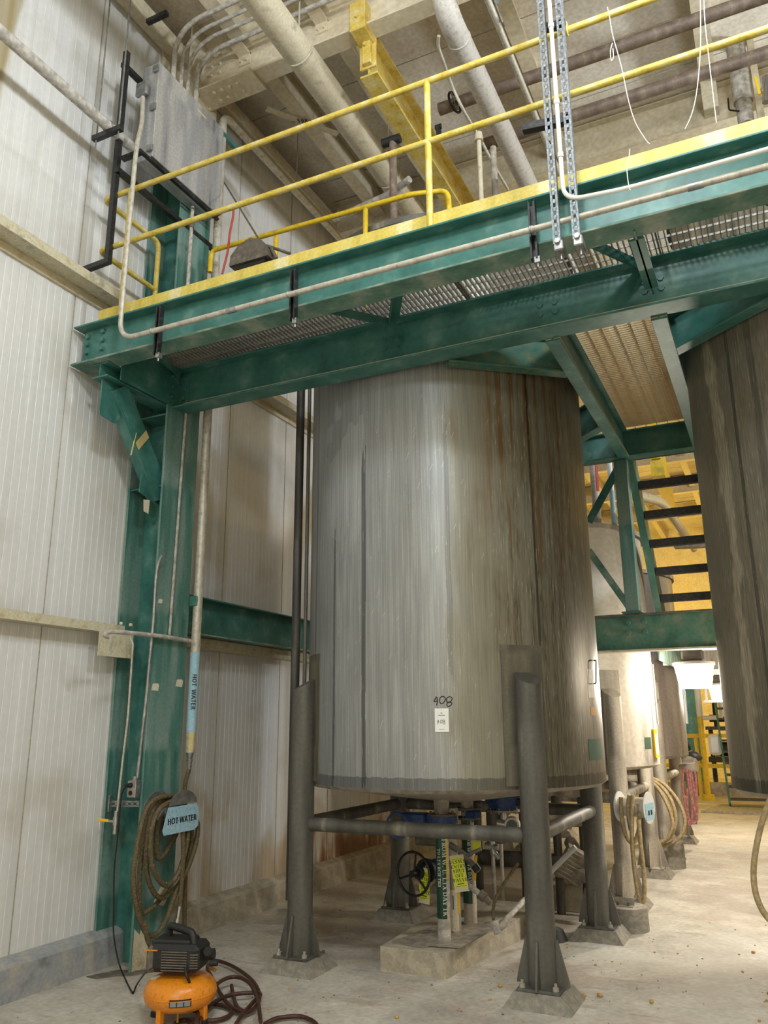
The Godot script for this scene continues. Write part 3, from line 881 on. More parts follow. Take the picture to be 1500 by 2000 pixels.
	part(t, "side_plate", Geo.new().span(Vector3(-4.165, 4.10, -4.80), Vector3(-4.155, 4.46, -4.17)), M.green)
	for i in 3:
		part(t, "bolt", Geo.new().bolt(Vector3(-4.155, 4.18 + 0.09 * i, -4.74), Vector3.RIGHT, 0.017, 0.018), M.green)
	t = thing("knee_brace", "green diagonal knee brace with gusset plates below the channel end", "brace", Vector3(-4.25, 3.3, -4.4))
	part(t, "angle", Geo.new().bar(Vector3(-4.21, 4.07, -4.23), Vector3(-4.21, 3.36, -4.78), 0.16, 0.012, Vector3.RIGHT).bar(Vector3(-4.255, 4.02, -4.16), Vector3(-4.255, 3.31, -4.71), 0.012, 0.09, Vector3.RIGHT), M.green)
	part(t, "upper_gusset", Geo.new().prism([Vector2(0, 0), Vector2(0.0, -0.28), Vector2(0.16, -0.30), Vector2(0.34, -0.02), Vector2(0.34, 0)], Vector3(-4.25, 4.09, -4.075), Vector3.FORWARD, Vector3.UP, Vector3(0.012, 0, 0)), M.green)
	part(t, "lower_gusset", Geo.new().prism([Vector2(0, 0), Vector2(0.02, 0.23), Vector2(0.14, 0.30), Vector2(0.36, 0.3), Vector2(0.36, -0.05), Vector2(0.27, -0.07)], Vector3(-4.25, 3.34, -4.54), Vector3.FORWARD, Vector3.UP, Vector3(0.012, 0, 0)), M.green)
	g = Geo.new()
	g.prism([Vector2(-0.085, -0.03), Vector2(0.085, -0.03), Vector2(0.085, 0.03), Vector2(-0.085, 0.03)], Vector3(-4.203, 3.735, -4.49), Vector3(0, -0.61, -0.79).cross(Vector3.RIGHT).normalized(), Vector3(0, -0.79, -0.61).normalized(), Vector3(0.0015, 0, 0))
	g.bar(Vector3(-4.204, 3.77, -4.42), Vector3(-4.206, 3.58, -4.385), 0.003, 0.012, Vector3.RIGHT)
	single("masking_tape", g, M.tape, "strip of tan masking tape wrapped round the knee brace", "tape")
	single("paper_scrap", Geo.new().prism([Vector2(-0.03, 0), Vector2(0.035, 0.01), Vector2(0.03, -0.10), Vector2(-0.02, -0.09)], Vector3(-4.24, 3.29, -4.62), Vector3.FORWARD, Vector3.UP, Vector3(0.004, 0, 0)), M.paper, "torn cream paper scrap hanging under the knee brace", "scrap")

	# framing round the tanks
	for a in [[-1.10, "left", "aisle_beam"], [-0.42, "right", "aisle_beam"]]:
		t = thing("aisle_beam", "green joist on the " + a[1] + " side of the aisle grating", "beam", Vector3(a[0], 4.07, -6.3), "joists of the aisle")
		ibeam(t, Vector3(a[0], 4.217, -7.66), Vector3(a[0], 4.217, -4.93), 0.29, 0.10, 0.014, 0.01, M.green)
		part(t, "dust_ledge", Geo.new().span(Vector3(a[0] + 0.006, 4.087, -7.66), Vector3(a[0] + 0.05, 4.094, -4.93)).span(Vector3(a[0] - 0.05, 4.087, -7.66), Vector3(a[0] - 0.006, 4.094, -4.93)), M.dust_edge)
	t = thing("rear_beam", "green beam closing the far end of the platform above the stairs", "beam", Vector3(-1.0, 4.1, -7.75))
	ibeam(t, Vector3(-4.2, 4.23, -7.75), Vector3(x1, 4.23, -7.75), 0.27, 0.14, 0.014, 0.01, M.green)
	var dl := ["rust-peeled diagonal beam over the right front of big tank", "diagonal beam over the left front of the right-hand tank", "short diagonal beam over the right rear of big tank"]
	k = 0
	for a in [[Vector3(-1.86, 4.29, -4.95), Vector3(-1.13, 4.29, -5.53), "stained_green"], [Vector3(-0.40, 4.29, -5.50), Vector3(0.30, 4.29, -4.95), "green"], [Vector3(-1.13, 4.29, -6.75), Vector3(-1.8, 4.29, -7.4), "green"]]:
		t = thing("octagon_beam", dl[k], "beam", (a[0] + a[1]) * 0.5 - Vector3(0, 0.2, 0), "diagonal beams round the tank openings")
		ibeam(t, a[0] - Vector3(0, 0.075, 0), a[1] - Vector3(0, 0.075, 0), 0.28, 0.10, 0.014, 0.01, M[a[2]])
		k += 1
	# post, braces and lower beam behind
	t = thing("rear_post", "green square post on the lower walkway beam left of stairs", "post", Vector3(-1.165, 2.6, -7.8))
	part(t, "tube", Geo.new().span(Vector3(-1.215, 2.61, -7.86), Vector3(-1.09, 4.095, -7.74), 0.006), M.green_column)
	part(t, "base_plate", Geo.new().span(Vector3(-1.25, 2.598, -7.88), Vector3(-1.08, 2.61, -7.72)), M.green)
	single("diagonal_brace", Geo.new().bar(Vector3(-1.165, 4.088, -7.86), Vector3(-1.516, 3.529, -7.86), 0.075, 0.01, Vector3.FORWARD), M.green, "upper green diagonal brace left of the rear post", "brace", "braces beside the rear post")
	single("diagonal_brace", Geo.new().bar(Vector3(-1.202, 2.671, -7.86), Vector3(-1.536, 3.247, -7.86), 0.065, 0.01, Vector3.FORWARD), M.green_dusty, "lower green diagonal brace meeting the foot of the rear post", "brace", "braces beside the rear post")
	t = thing("walkway_beam", "dusty green beam below the stairs with rust along its lower edge", "beam", Vector3(-0.9, 2.26, -7.86))
	part(t, "web", Geo.new().span(Vector3(-1.75, 2.27, -7.87), Vector3(-0.3, 2.585, -7.857)), M.stained_beam)
	part(t, "top_flange", Geo.new().span(Vector3(-1.75, 2.582, -7.93), Vector3(-0.3, 2.597, -7.80)), M.hood_grey)
	part(t, "bottom_flange", Geo.new().span(Vector3(-1.75, 2.25, -7.93), Vector3(-0.3, 2.266, -7.80)), M.cream)
	for i in 2:
		for j in 2:
			part(t, "bolt", Geo.new().bolt(Vector3(-1.22 + 0.15 * i, 2.52 - 0.09 * j, -7.857), Vector3.BACK, 0.024, 0.012), M.stained_beam)

func stairs() -> void:
	var t := thing("steel_stair", "dark-treaded steel stair rising between the tanks to the platform", "stair", Vector3(-0.78, 2.6, -8.8))
	var y := 4.22
	var z := -8.02
	for k in 7:
		part(t, "tread", Geo.new().span(Vector3(-1.05, y - 0.085, z + 0.06), Vector3(-0.49, y, z + 0.11), 0.004).span(Vector3(-1.05, y - 0.03, z - 0.13), Vector3(-0.49, y, z + 0.07)), M.tread)
		y -= 0.255
		z -= 0.232
	for x in [-1.06, -0.48]:
		var s := -1.0 if x < -0.8 else 1.0
		var q := Vector3(0, 0.0875, -0.0823)
		part(t, "stringer", Geo.new().bar(Vector3(x, 4.24, -7.95), Vector3(x, 2.62, -9.46), 0.014, 0.24).bar(Vector3(x + s * 0.03, 4.24, -7.95) + q, Vector3(x + s * 0.03, 2.62, -9.46) + q, 0.07, 0.012).bar(Vector3(x + s * 0.03, 4.24, -7.95) - q, Vector3(x + s * 0.03, 2.62, -9.46) - q, 0.07, 0.012), M.green)
	# lower walkway deck beyond
	t = thing("lower_walkway", "lower steel walkway above the low lamps", "walkway", Vector3(-0.77, 2.27, -13.0))
	part(t, "deck", Geo.new().span(Vector3(-1.15, 2.58, -18.0), Vector3(-0.4, 2.60, -9.1)), M.tank_pale)
	for x in [-1.15, -0.4]:
		part(t, "edge_beam", Geo.new().span(Vector3(x - 0.006, 2.27, -18.0), Vector3(x + 0.006, 2.6, -9.3)), M.green_dusty)
	for zz in [-11.9, -14.8]:
		part(t, "cross_beam", Geo.new().span(Vector3(-1.15, 2.3, zz - 0.05), Vector3(-0.4, 2.56, zz + 0.05)), M.leg_dusty)

# ---- tanks ---------------------------------------------------------------
func shell_geo(c: Vector3, r: float, y0: float, y1: float, seg := 96) -> Geo:
	var g := Geo.new()
	for k in seg:
		var q := []
		for w in [[k, y0], [k + 1, y0], [k + 1, y1], [k, y1]]:
			var a: float = -PI + TAU * w[0] / seg
			var n := Vector3(sin(a), 0, cos(a))
			q.append([c + n * r + Vector3(0, w[1], 0), n, Vector2((rad_to_deg(a) + 100.0) / 240.0, (4.4 - w[1]) / 3.2)])
		g.tri(q[0][0], q[1][0], q[2][0], q[0][1], q[1][1], q[2][1], q[0][2], q[1][2], q[2][2])
		g.tri(q[0][0], q[2][0], q[3][0], q[0][1], q[2][1], q[3][1], q[0][2], q[2][2], q[3][2])
	return g

func arc_plate(c: Vector3, r: float, a0: float, a1: float, y0: float, y1: float, th := 0.008) -> Geo:
	var g := Geo.new()
	var n := 8
	for k in n:
		var a := deg_to_rad(lerpf(a0, a1, float(k) / n))
		var b := deg_to_rad(lerpf(a0, a1, float(k + 1) / n))
		var u := Vector3(sin(a), 0, cos(a))
		var w := Vector3(sin(b), 0, cos(b))
		var lo := Vector3(0, y0, 0)
		var hi := Vector3(0, y1, 0)
		g.quad(c + u * (r + th) + lo, c + w * (r + th) + lo, c + w * (r + th) + hi, c + u * (r + th) + hi, u)
		g.quad(c + u * r + hi, c + w * r + hi, c + w * (r + th) + hi, c + u * (r + th) + hi, Vector3.UP)
		g.quad(c + u * r + lo, c + w * r + lo, c + w * (r + th) + lo, c + u * (r + th) + lo, Vector3.DOWN)
		if k == 0:
			g.quad(c + u * r + lo, c + u * (r + th) + lo, c + u * (r + th) + hi, c + u * r + hi, -w + u)
		if k == n - 1:
			g.quad(c + w * r + lo, c + w * (r + th) + lo, c + w * (r + th) + hi, c + w * r + hi, w - u)
	return g

func tank(c: Vector3, r: float, top: float, label: String, skin: Material, leg_mat: Material, cone_mat: Material, legs: Array) -> Node3D:
	var t := thing("process_tank", label, "tank", c, "upright tanks on four legs")
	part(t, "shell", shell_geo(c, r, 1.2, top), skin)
	part(t, "bottom_cone", Geo.new().lathe([Vector2(0.0, 1.035), Vector2(0.05, 1.035), Vector2(r - 0.04, 1.175), Vector2(r, 1.2)], c, Vector3.UP, 64), cone_mat)
	part(t, "top_rim", Geo.new().lathe([Vector2(r, top - 0.05), Vector2(r + 0.03, top - 0.05), Vector2(r + 0.03, top), Vector2(r - 0.03, top), Vector2(r - 0.03, top - 0.01)], c, Vector3.UP, 64), leg_mat)
	part(t, "lid", Geo.new().lathe([Vector2(r, top - 0.01), Vector2(0.0, top + 0.06)], c, Vector3.UP, 64), leg_mat)
	for s in legs:
		var d := Vector3(s[0] * 0.85, 0, s[1] * 0.84)
		var p := c + d
		var inw := -d.normalized()
		var lr := 0.0875
		# leg tube with a sloped cap leaning in towards the shell
		var g := Geo.new()
		var seg := 20
		for k in seg:
			var q := []
			for w in [k, k + 1]:
				var a: float = TAU * w / seg
				var n := Vector3(cos(a), 0, sin(a))
				q.append([p + n * lr + Vector3(0, 0.1, 0), n, p + n * lr + Vector3(0, 1.90 + 0.55 * n.dot(inw) * lr, 0)])
			g.tri(q[0][0], q[1][0], q[1][2], q[0][1], q[1][1], q[1][1])
			g.tri(q[0][0], q[1][2], q[0][2], q[0][1], q[1][1], q[0][1])
			var up := (Vector3.UP - inw * 0.55).normalized()
			g.tri(p + Vector3(0, 1.90, 0), q[0][2], q[1][2], up, up, up)
		var leg := part(t, "leg", g, leg_mat)
		part(leg, "base_plate", Geo.new().span(p + Vector3(-0.13, 0.082, -0.13), p + Vector3(0.13, 0.1, 0.13), 0.003), leg_mat)
		for w in [Vector3.RIGHT, Vector3.LEFT, Vector3.BACK, Vector3.FORWARD]:
			part(leg, "gusset", Geo.new().prism([Vector2(lr - 0.01, 0.1), Vector2(lr + 0.075, 0.1), Vector2(lr + 0.068, 0.14), Vector2(lr + 0.012, 0.35), Vector2(lr - 0.01, 0.35)], p - w.cross(Vector3.UP) * 0.006, w, Vector3.UP, w.cross(Vector3.UP) * 0.012), leg_mat)
		var gp := Geo.new()
		var lo := Vector3(0.205, 0, 0.185)
		var hi := Vector3(0.145, 0.083, 0.135)
		var cs := [[-1, -1], [1, -1], [1, 1], [-1, 1]]
		for k in 4:
			var a: Array = cs[k]
			var b: Array = cs[(k + 1) % 4]
			gp.quad(p + Vector3(lo.x * a[0], 0, lo.z * a[1]), p + Vector3(lo.x * b[0], 0, lo.z * b[1]), p + Vector3(hi.x * b[0], hi.y, hi.z * b[1]), p + Vector3(hi.x * a[0], hi.y, hi.z * a[1]), Vector3(a[0] + b[0], 0.3, a[1] + b[1]))
		gp.quad(p + Vector3(-hi.x, hi.y, -hi.z), p + Vector3(hi.x, hi.y, -hi.z), p + hi, p + Vector3(-hi.x, hi.y, hi.z), Vector3.UP)
		part(leg, "grout_pad", gp, M.grout)
		for w in [[0.1, 0.1], [-0.1, 0.1], [0.1, -0.1]]:
			part(leg, "anchor_bolt", Geo.new().bolt(p + Vector3(w[0], 0.1, w[1]), Vector3.UP, 0.02, 0.02).cyl(p + Vector3(w[0], 0.12, w[1]), p + Vector3(w[0], 0.14, w[1]), 0.009, -1, 8), M.leg_dusty)
		var an := rad_to_deg(atan2(d.x, d.z))
		part(t, "leg_pad", arc_plate(c, r, an - 7.8, an + 7.8, 1.22, 2.115), M.pad_steel if leg_mat == M.leg_steel else leg_mat)
	# tie pipes between neighbouring legs
	for s in [[[-1, 1], [1, 1]], [[1, 1], [1, -1]], [[1, -1], [-1, -1]], [[-1, -1], [-1, 1]]]:
		if legs.has(s[0]) and legs.has(s[1]):
			part(t, "tie_pipe", Geo.new().cyl(c + Vector3(s[0][0] * 0.85, 0.93, s[0][1] * 0.84), c + Vector3(s[1][0] * 0.85, 0.93, s[1][1] * 0.84), 0.047, -1, 16, false), leg_mat)
	return t

func tanks() -> void:
	var all := [[-1, 1], [1, 1], [1, -1], [-1, -1]]
	var t := tank(TANK, TANK_R, 5.38, "big streaked steel tank numbered 408, brown-stained on its right side", M.shell_408, M.leg_steel, M.sheet_metal, all)
	var p: Vector3 = Vector3(-3.484, 0.348, -5.62)
	part(t, "overflow_pipe", Geo.new().cyl(p, Vector3(p.x, 4.5, p.z), 0.036, -1, 16), M.dark_pipe)
	part(t, "overflow_clamp", Geo.new().bar(Vector3(p.x, 1.35, p.z), Vector3(p.x + 0.2, 1.35, p.z - 0.05), 0.03, 0.05), M.dark_pipe)
	part(t, "level_tube", Geo.new().cyl(Vector3(p.x + 0.10, 1.5, p.z + 0.02), Vector3(p.x + 0.10, 4.5, p.z + 0.02), 0.016, -1, 10), M.leg_steel)
	part(t, "product_label", arc_plate(TANK, TANK_R, 76.0, 90.0, 1.36, 1.50, 0.002), M.label_green, "faded green label low on the right")
	part(t, "name_plate", arc_plate(TANK, TANK_R, 80.0, 86.0, 1.66, 1.72, 0.002), M.decal_amber, "small amber sticker")
	part(t, "warning_label", arc_plate(TANK, TANK_R, 79.0, 85.5, 1.78, 1.98, 0.002), M.tank_pale, "worn pale sticker")
	part(t, "hinge_bracket", Geo.new().tube(bent([Vector3(-1.201, 2.049, -6.043), Vector3(-1.172, 2.043, -5.97), Vector3(-1.177, 1.879, -5.934), Vector3(-1.201, 1.882, -5.982)], 0.02), 0.005, 8), M.leg_steel)
	# agitator pipe on the lid
	var ap: Vector3 = Vector3(-2.541, 5.821, -5.55)
	part(t, "agitator_pipe", Geo.new().cyl(Vector3(ap.x, 5.3, ap.z), Vector3(ap.x, 6.65, ap.z), 0.034, -1, 14), M.brown_pipe)
	part(t, "pipe_tee", Geo.new().cyl(Vector3(ap.x - 0.1, 6.63, ap.z), Vector3(ap.x + 0.07, 6.63, ap.z), 0.042, -1, 14), M.black_plastic)
	# marker number on the shell
	var g := Geo.new()
	for s in [[Vector3(-2.028, 1.781, -5.015), Vector3(-2.036, 1.766, -5.013), Vector3(-2.043, 1.749, -5.011), Vector3(-2.018, 1.755, -5.018)], [Vector3(-2.025, 1.778, -5.016), Vector3(-2.022, 1.753, -5.017), Vector3(-2.028, 1.724, -5.015)],
			[Vector3(-1.995, 1.781, -5.025), Vector3(-2.006, 1.771, -5.022), Vector3(-2.009, 1.754, -5.021), Vector3(-2.004, 1.739, -5.022), Vector3(-1.994, 1.736, -5.025), Vector3(-1.981, 1.745, -5.03), Vector3(-1.973, 1.762, -5.032), Vector3(-1.975, 1.775, -5.032), Vector3(-1.984, 1.781, -5.028), Vector3(-1.995, 1.781, -5.025)],
			[Vector3(-1.948, 1.78, -5.041), Vector3(-1.962, 1.771, -5.036), Vector3(-1.967, 1.756, -5.034), Vector3(-1.958, 1.745, -5.037), Vector3(-1.941, 1.749, -5.043), Vector3(-1.932, 1.762, -5.047), Vector3(-1.934, 1.775, -5.046), Vector3(-1.948, 1.78, -5.041)],
			[Vector3(-1.944, 1.745, -5.042), Vector3(-1.96, 1.74, -5.037), Vector3(-1.964, 1.728, -5.035), Vector3(-1.956, 1.718, -5.038), Vector3(-1.942, 1.723, -5.043), Vector3(-1.933, 1.736, -5.046), Vector3(-1.937, 1.742, -5.045), Vector3(-1.947, 1.746, -5.041)]]:
		g.tube(smooth(s, 4), 0.0032, 6)
	part(t, "marker_number", g, M.ink, "handwritten 408 in black marker")
	# hanging card
	var an := deg_to_rad(17.2)
	var n := Vector3(sin(an), 0, cos(an))
	var rt := Vector3(cos(an), 0, -sin(an))
	var o: Vector3 = TANK + n * (TANK_R + 0.004) + Vector3(0, 1.632, 0)
	var card := thing("asset_card", "white card reading 408 stuck on the big tank", "card", o - Vector3(0, 0.075, 0))
	part(card, "sheet", Geo.new().box(o, Vector3(0.09, 0.148, 0.002), Basis(rt, Vector3.UP, n)), M.card)
	g = Geo.new()
	var f := func(x: float, y: float) -> Vector3: return o + n * 0.0014 + rt * ((x - 645.0) * 0.0002) - Vector3.UP * ((y - 1158.0) * 0.000216)
	for s in [[[515, 1165], [495, 1215], [555, 1205]], [[540, 1150], [530, 1220], [515, 1285]], [[625, 1150], [595, 1190], [595, 1235], [620, 1245], [650, 1205], [650, 1160], [625, 1150]], [[735, 1160], [700, 1150], [675, 1180], [715, 1205], [748, 1240], [715, 1275], [675, 1255], [690, 1215], [735, 1185], [735, 1160]]]:
		var q := []
		for w in s:
			q.append(f.call(w[0], w[1]))
		g.tube(smooth(q, 4), 0.0014, 6)
	part(card, "number", g, M.ink, "handwritten 408")
	part(card, "emblem", Geo.new().torus(f.call(638, 950), n, 0.0045, 0.0012, 16, 6), M.ink_soft)
	part(card, "print_line", Geo.new().box(f.call(640, 1020), Vector3(0.042, 0.004, 0.0006), Basis(rt, Vector3.UP, n)), M.ink_soft)
	part(card, "print_line", Geo.new().box(f.call(640, 1425), Vector3(0.036, 0.0025, 0.0006), Basis(rt, Vector3.UP, n)), M.ink_soft)
	part(card, "punch_hole", Geo.new().cyl(f.call(636, 860), f.call(636, 860) + n * 0.0006, 0.002, -1, 10), M.ink)

	t = tank(Vector3(0.76, 0, -6.1), TANK_R, 5.38, "right-hand streaked tank cut off by the photo's right edge", M.shell_right, M.leg_steel, M.sheet_metal, [[1, 1], [1, -1]])
	t = tank(Vector3(-2.33, 0, -9.0), TANK_R, 3.6, "pale dusty tank behind tank 408 with hose rack on its leg", M.tank_pale, M.leg_dusty, M.leg_dusty, all)
	var tc := Vector3(-2.33, 0, -9.0)
	part(t, "caution_sign", arc_plate(tc, TANK_R, 80.0, 86.0, 1.27, 1.55, 0.02), M.yellow_label, "yellow framed sign on the right side")
	part(t, "sign_sheet", arc_plate(tc, TANK_R, 81.0, 85.3, 1.30, 1.50, 0.0215), M.card)
	part(t, "label_patch", arc_plate(tc, TANK_R, 70.0, 77.0, 1.36, 1.47, 0.002), M.label_green)
	part(t, "gauge_tube", Geo.new().cyl(tc + Vector3(TANK_R + 0.03, 1.6, 0.1), tc + Vector3(TANK_R + 0.03, 2.2, 0.1), 0.012, -1, 8), M.white_plastic)
	t = tank(Vector3(-2.33, 0, -11.85), TANK_R, 3.6, "third tank in the row, mauve-grey, beside the red hose", M.tank_mauve, M.leg_dusty, M.leg_dusty, all)
	tc = Vector3(-2.33, 0, -11.85)
	part(t, "gauge_tube", Geo.new().cyl(tc + Vector3(TANK_R + 0.03, 1.6, 0.1), tc + Vector3(TANK_R + 0.03, 2.1, 0.1), 0.02, -1, 8), M.white_plastic)
	for z in [-9.0, -11.85]:
		tank(Vector3(0.76, 0, z), TANK_R, 3.6, "tank hidden behind the right-hand tank, " + ("second" if z > -10.0 else "third") + " in its row", M.tank_mauve, M.leg_dusty, M.leg_dusty, all)

# ---- under the big tank --------------------------------------------------
func lime_tag(c: Vector3, right: Vector3, up: Vector3, w: float, h: float, label: String, text := true) -> void:
	var t := thing("valve_tag", label, "tag", c - Vector3(0, h * 0.6, 0), "lime valve tags under the tank")
	var r := right.normalized()
	var u := (up - r * up.dot(r)).normalized()
	var n := r.cross(u)
	var b := Basis(r, u, n)
	part(t, "backing_card", Geo.new().box(c, Vector3(w * 1.12, h * 1.25, 0.002), b), M.tag_back)
	part(t, "lime_label", Geo.new().box(c + u * h * 0.03 + n * 0.0015, Vector3(w, h, 0.0014), b), M.tag_lime)
	part(t, "border", Geo.new().box(c + u * h * 0.49 + n * 0.0024, Vector3(w * 0.9, h * 0.012, 0.0006), b).box(c - u * h * 0.43 + n * 0.0024, Vector3(w * 0.9, h * 0.012, 0.0006), b), M.ink)
	if text:
		var k := 0
		for s in ["VESSEL", "ENTRY", "SHUT", "OFF", "VALVE"]:
			words(t, s, c + u * h * (0.39 - 0.155 * k) + n * 0.0024, r, u, h * 0.115, M.ink, "Droid Serif", true, 0.0008)
			k += 1
		part(t, "small_print", Geo.new().box(c - u * h * 0.355 + n * 0.0024, Vector3(w * 0.55, h * 0.03, 0.0006), b), M.ink)
	part(t, "tie_wire", Geo.new().tube(smooth([c + u * h * 0.6, c + u * h * 0.72 + r * 0.01 - n * 0.01, c + u * h * 0.62 - n * 0.03], 4), 0.0015, 6), M.wire)

func flange_pair(g: Geo, c: Vector3, y: float, r: float) -> void:
	g.cyl(Vector3(c.x, y - 0.014, c.z), Vector3(c.x, y, c.z), r, -1, 20)
	for k in 8:
		var a := TAU * k / 8
		g.bolt(Vector3(c.x + cos(a) * r * 0.82, y - 0.03, c.z + sin(a) * r * 0.82), Vector3.UP, 0.009, 0.045)

func piping() -> void:
	var pad := thing("pump_pad", "low concrete pad under the big tank with pipes standing on it", "pad", Vector3(-2.38, 0, -6.3))
	part(pad, "block", Geo.new().prism([Vector2(-2.66, -5.46), Vector2(-2.18, -5.45), Vector2(-2.03, -6.6), Vector2(-2.02, -7.2), Vector2(-2.70, -7.2)], Vector3(0, 0, 0), Vector3.RIGHT, Vector3.BACK, Vector3(0, 0.15, 0)), M.concrete)
	single("metal_sheet", Geo.new().prism([Vector2(-2.63, -5.56), Vector2(-2.36, -5.53), Vector2(-2.33, -5.62), Vector2(-2.20, -6.3), Vector2(-2.5, -6.35)], Vector3(0, 0.152, 0), Vector3.RIGHT, Vector3.BACK, Vector3(0, 0.003, 0)), M.sheet_metal, "dusty left sheet of metal lying on the concrete pad", "sheet")
	single("metal_sheet", Geo.new().prism([Vector2(-2.37, -5.56), Vector2(-2.13, -5.60), Vector2(-2.10, -6.4), Vector2(-2.3, -6.4)], Vector3(0, 0.157, 0), Vector3.RIGHT, Vector3.BACK, Vector3(0, 0.003, 0)), M.sheet_metal, "dusty right sheet of metal curling over the pad edge", "sheet")
	# front drain line
	var a := Vector3(-2.305, 0, -5.75)
	var t := thing("drain_line", "front dusty pipe with green band lettered FROM W. U. LTX DAY TK", "pipe", Vector3(a.x, 0.155, a.z))
	part(t, "pipe", Geo.new().cyl(a + Vector3(0, 0.155, 0), a + Vector3(0, 0.92, 0), 0.046, -1, 20), M.dusty_pipe)
	part(t, "nozzle", Geo.new().cyl(a + Vector3(0, 0.97, 0), a + Vector3(0, 1.12, 0), 0.05, 0.06, 20), M.sheet_metal)
	var g := Geo.new()
	flange_pair(g, a, 0.985, 0.105)
	flange_pair(g, a, 0.925, 0.105)
	part(t, "flanges", g, M.hood_grey)
	part(t, "valve_body", Geo.new().cyl(a + Vector3(0, 0.925, 0), a + Vector3(0, 0.971, 0), 0.112, -1, 24), M.blue_paint, "blue butterfly valve")
	g = Geo.new()
	for k in 24:        # green label wrapped over the camera-facing half of the pipe
		var a0 := deg_to_rad(-75.0 + 125.0 * k / 24)
		var a1 := deg_to_rad(-75.0 + 125.0 * (k + 1) / 24)
		var n0 := Vector3(sin(a0), 0, cos(a0))
		var n1 := Vector3(sin(a1), 0, cos(a1))
		g.quad(a + n0 * 0.0475 + Vector3(0, 0.30, 0), a + n1 * 0.0475 + Vector3(0, 0.30, 0), a + n1 * 0.0475 + Vector3(0, 0.88, 0), a + n0 * 0.0475 + Vector3(0, 0.88, 0), n0)
	part(t, "green_band", g, M.pipe_green)
	part(t, "yellow_stripe", arc_plate(a, 0.0465, 52.0, 75.0, 0.56, 0.88, 0.0012), M.pipe_yellow)
	var aim := Vector3(0.36, 0, 0.93)
	for s in [["FROM W. U. LTX DAY TK", 14.0, 0.57, 0.030], ["TO LTX RCH TKS", -34.0, 0.63, 0.022]]:
		var an := deg_to_rad(21.0 + s[1])
		var n := Vector3(sin(an), 0, cos(an))
		words(t, s[0], a + n * 0.047 + Vector3(0, s[2], 0), Vector3.DOWN, Vector3(cos(an), 0, -sin(an)), s[3], M.stencil_white, "Droid Serif", true, 0.004)
	part(t, "gear_box", Geo.new().span(a + Vector3(-0.30, 0.91, -0.05), a + Vector3(-0.11, 0.985, 0.05), 0.012), M.blue_paint)
	part(t, "gear_wheel", Geo.new().torus(a + Vector3(-0.31, 0.90, 0.09), Vector3.BACK, 0.085, 0.009, 24, 8).cyl(a + Vector3(-0.395, 0.90, 0.09), a + Vector3(-0.225, 0.90, 0.09), 0.007, -1, 8).cyl(a + Vector3(-0.31, 0.90, -0.02), a + Vector3(-0.31, 0.90, 0.11), 0.018, -1, 10), M.blue_paint)
	# second drain line
	var b := Vector3(-2.33, 0, -6.02)
	t = thing("drain_line", "bare grey middle pipe with torn white sticker on the pad", "pipe", Vector3(b.x, 0.155, b.z))
	part(t, "pipe", Geo.new().cyl(b + Vector3(0, 0.155, 0), b + Vector3(0, 1.0, 0), 0.047, -1, 20), M.leg_dusty)
	part(t, "sticker", arc_plate(b, 0.0475, -15.0, 62.0, 0.165, 0.44, 0.0012), M.paper)
	part(t, "sticker_print", arc_plate(b, 0.0475, -8.0, 30.0, 0.30, 0.41, 0.0016), M.tank_pale)
	part(t, "sticker_mark", arc_plate(b, 0.0475, 8.0, 16.0, 0.31, 0.40, 0.0022), M.ink)
	part(t, "yellow_stripe", arc_plate(b, 0.0475, 50.0, 78.0, 0.28, 0.66, 0.0018), M.pipe_yellow)
	# third drain line
	var c := Vector3(-2.31, 0, -6.30)
	t = thing("drain_line", "rear pipe with green band and faded white lettering on pad", "pipe", Vector3(c.x, 0.15, c.z))
	part(t, "pipe", Geo.new().cyl(c + Vector3(0, 0.15, 0), c + Vector3(0, 1.08, 0), 0.05, -1, 20), M.leg_dusty)
	part(t, "green_band", arc_plate(c, 0.05, -80.0, 42.0, 0.30, 0.92, 0.0015), M.pipe_green)
	words(t, "FROM W.U. LTX DAY TK", c + Vector3(sin(0.42), 0, cos(0.42)) * 0.0515 + Vector3(0, 0.60, 0), Vector3.DOWN, Vector3(cos(0.42), 0, -sin(0.42)), 0.026, M.stencil_white, "Droid Serif", true, 0.003)
	g = Geo.new()
	flange_pair(g, c, 0.98, 0.11)
	flange_pair(g, c, 0.91, 0.11)
	part(t, "flanges", g, M.hood_grey)
	part(t, "valve_body", Geo.new().span(c + Vector3(0.02, 0.91, 0.02), c + Vector3(0.12, 0.965, 0.12), 0.01), M.blue_paint)
	# handwheel valve on the left
	var w := Vector3(-2.52, 0.575, -5.72)
	t = thing("handwheel_valve", "black spoked handwheel on a dark blue valve under the tank", "valve", Vector3(w.x, 0.42, w.z))
	var ax := Vector3(-0.25, 0.0, 0.97).normalized()
	part(t, "wheel_rim", Geo.new().torus(w, ax, 0.145, 0.0095, 40, 8), M.black)
	for k in 3:
		var q := deg_to_rad(100.0 + 120.0 * k)
		var dd := ax.cross(Vector3.UP).normalized() * cos(q) + Vector3.UP * sin(q)
		part(t, "spoke", Geo.new().cyl(w - ax * 0.01, w + dd * 0.143, 0.009, 0.007, 8), M.black)
	part(t, "hub", Geo.new().cyl(w - ax * 0.06, w + ax * 0.02, 0.024, -1, 14), M.black)
	part(t, "bonnet", Geo.new().cyl(w - ax * 0.14, w - ax * 0.05, 0.06, 0.045, 16).cyl(w - ax * 0.16, w - ax * 0.14, 0.085, -1, 16), M.black_plastic)
	part(t, "body", Geo.new().cyl(w - ax * 0.33, w - ax * 0.15, 0.07, -1, 18).cyl(w + Vector3(0.14, 0, -0.24), w + Vector3(-0.02, 0, -0.24), 0.06, -1, 16), M.blue_paint)
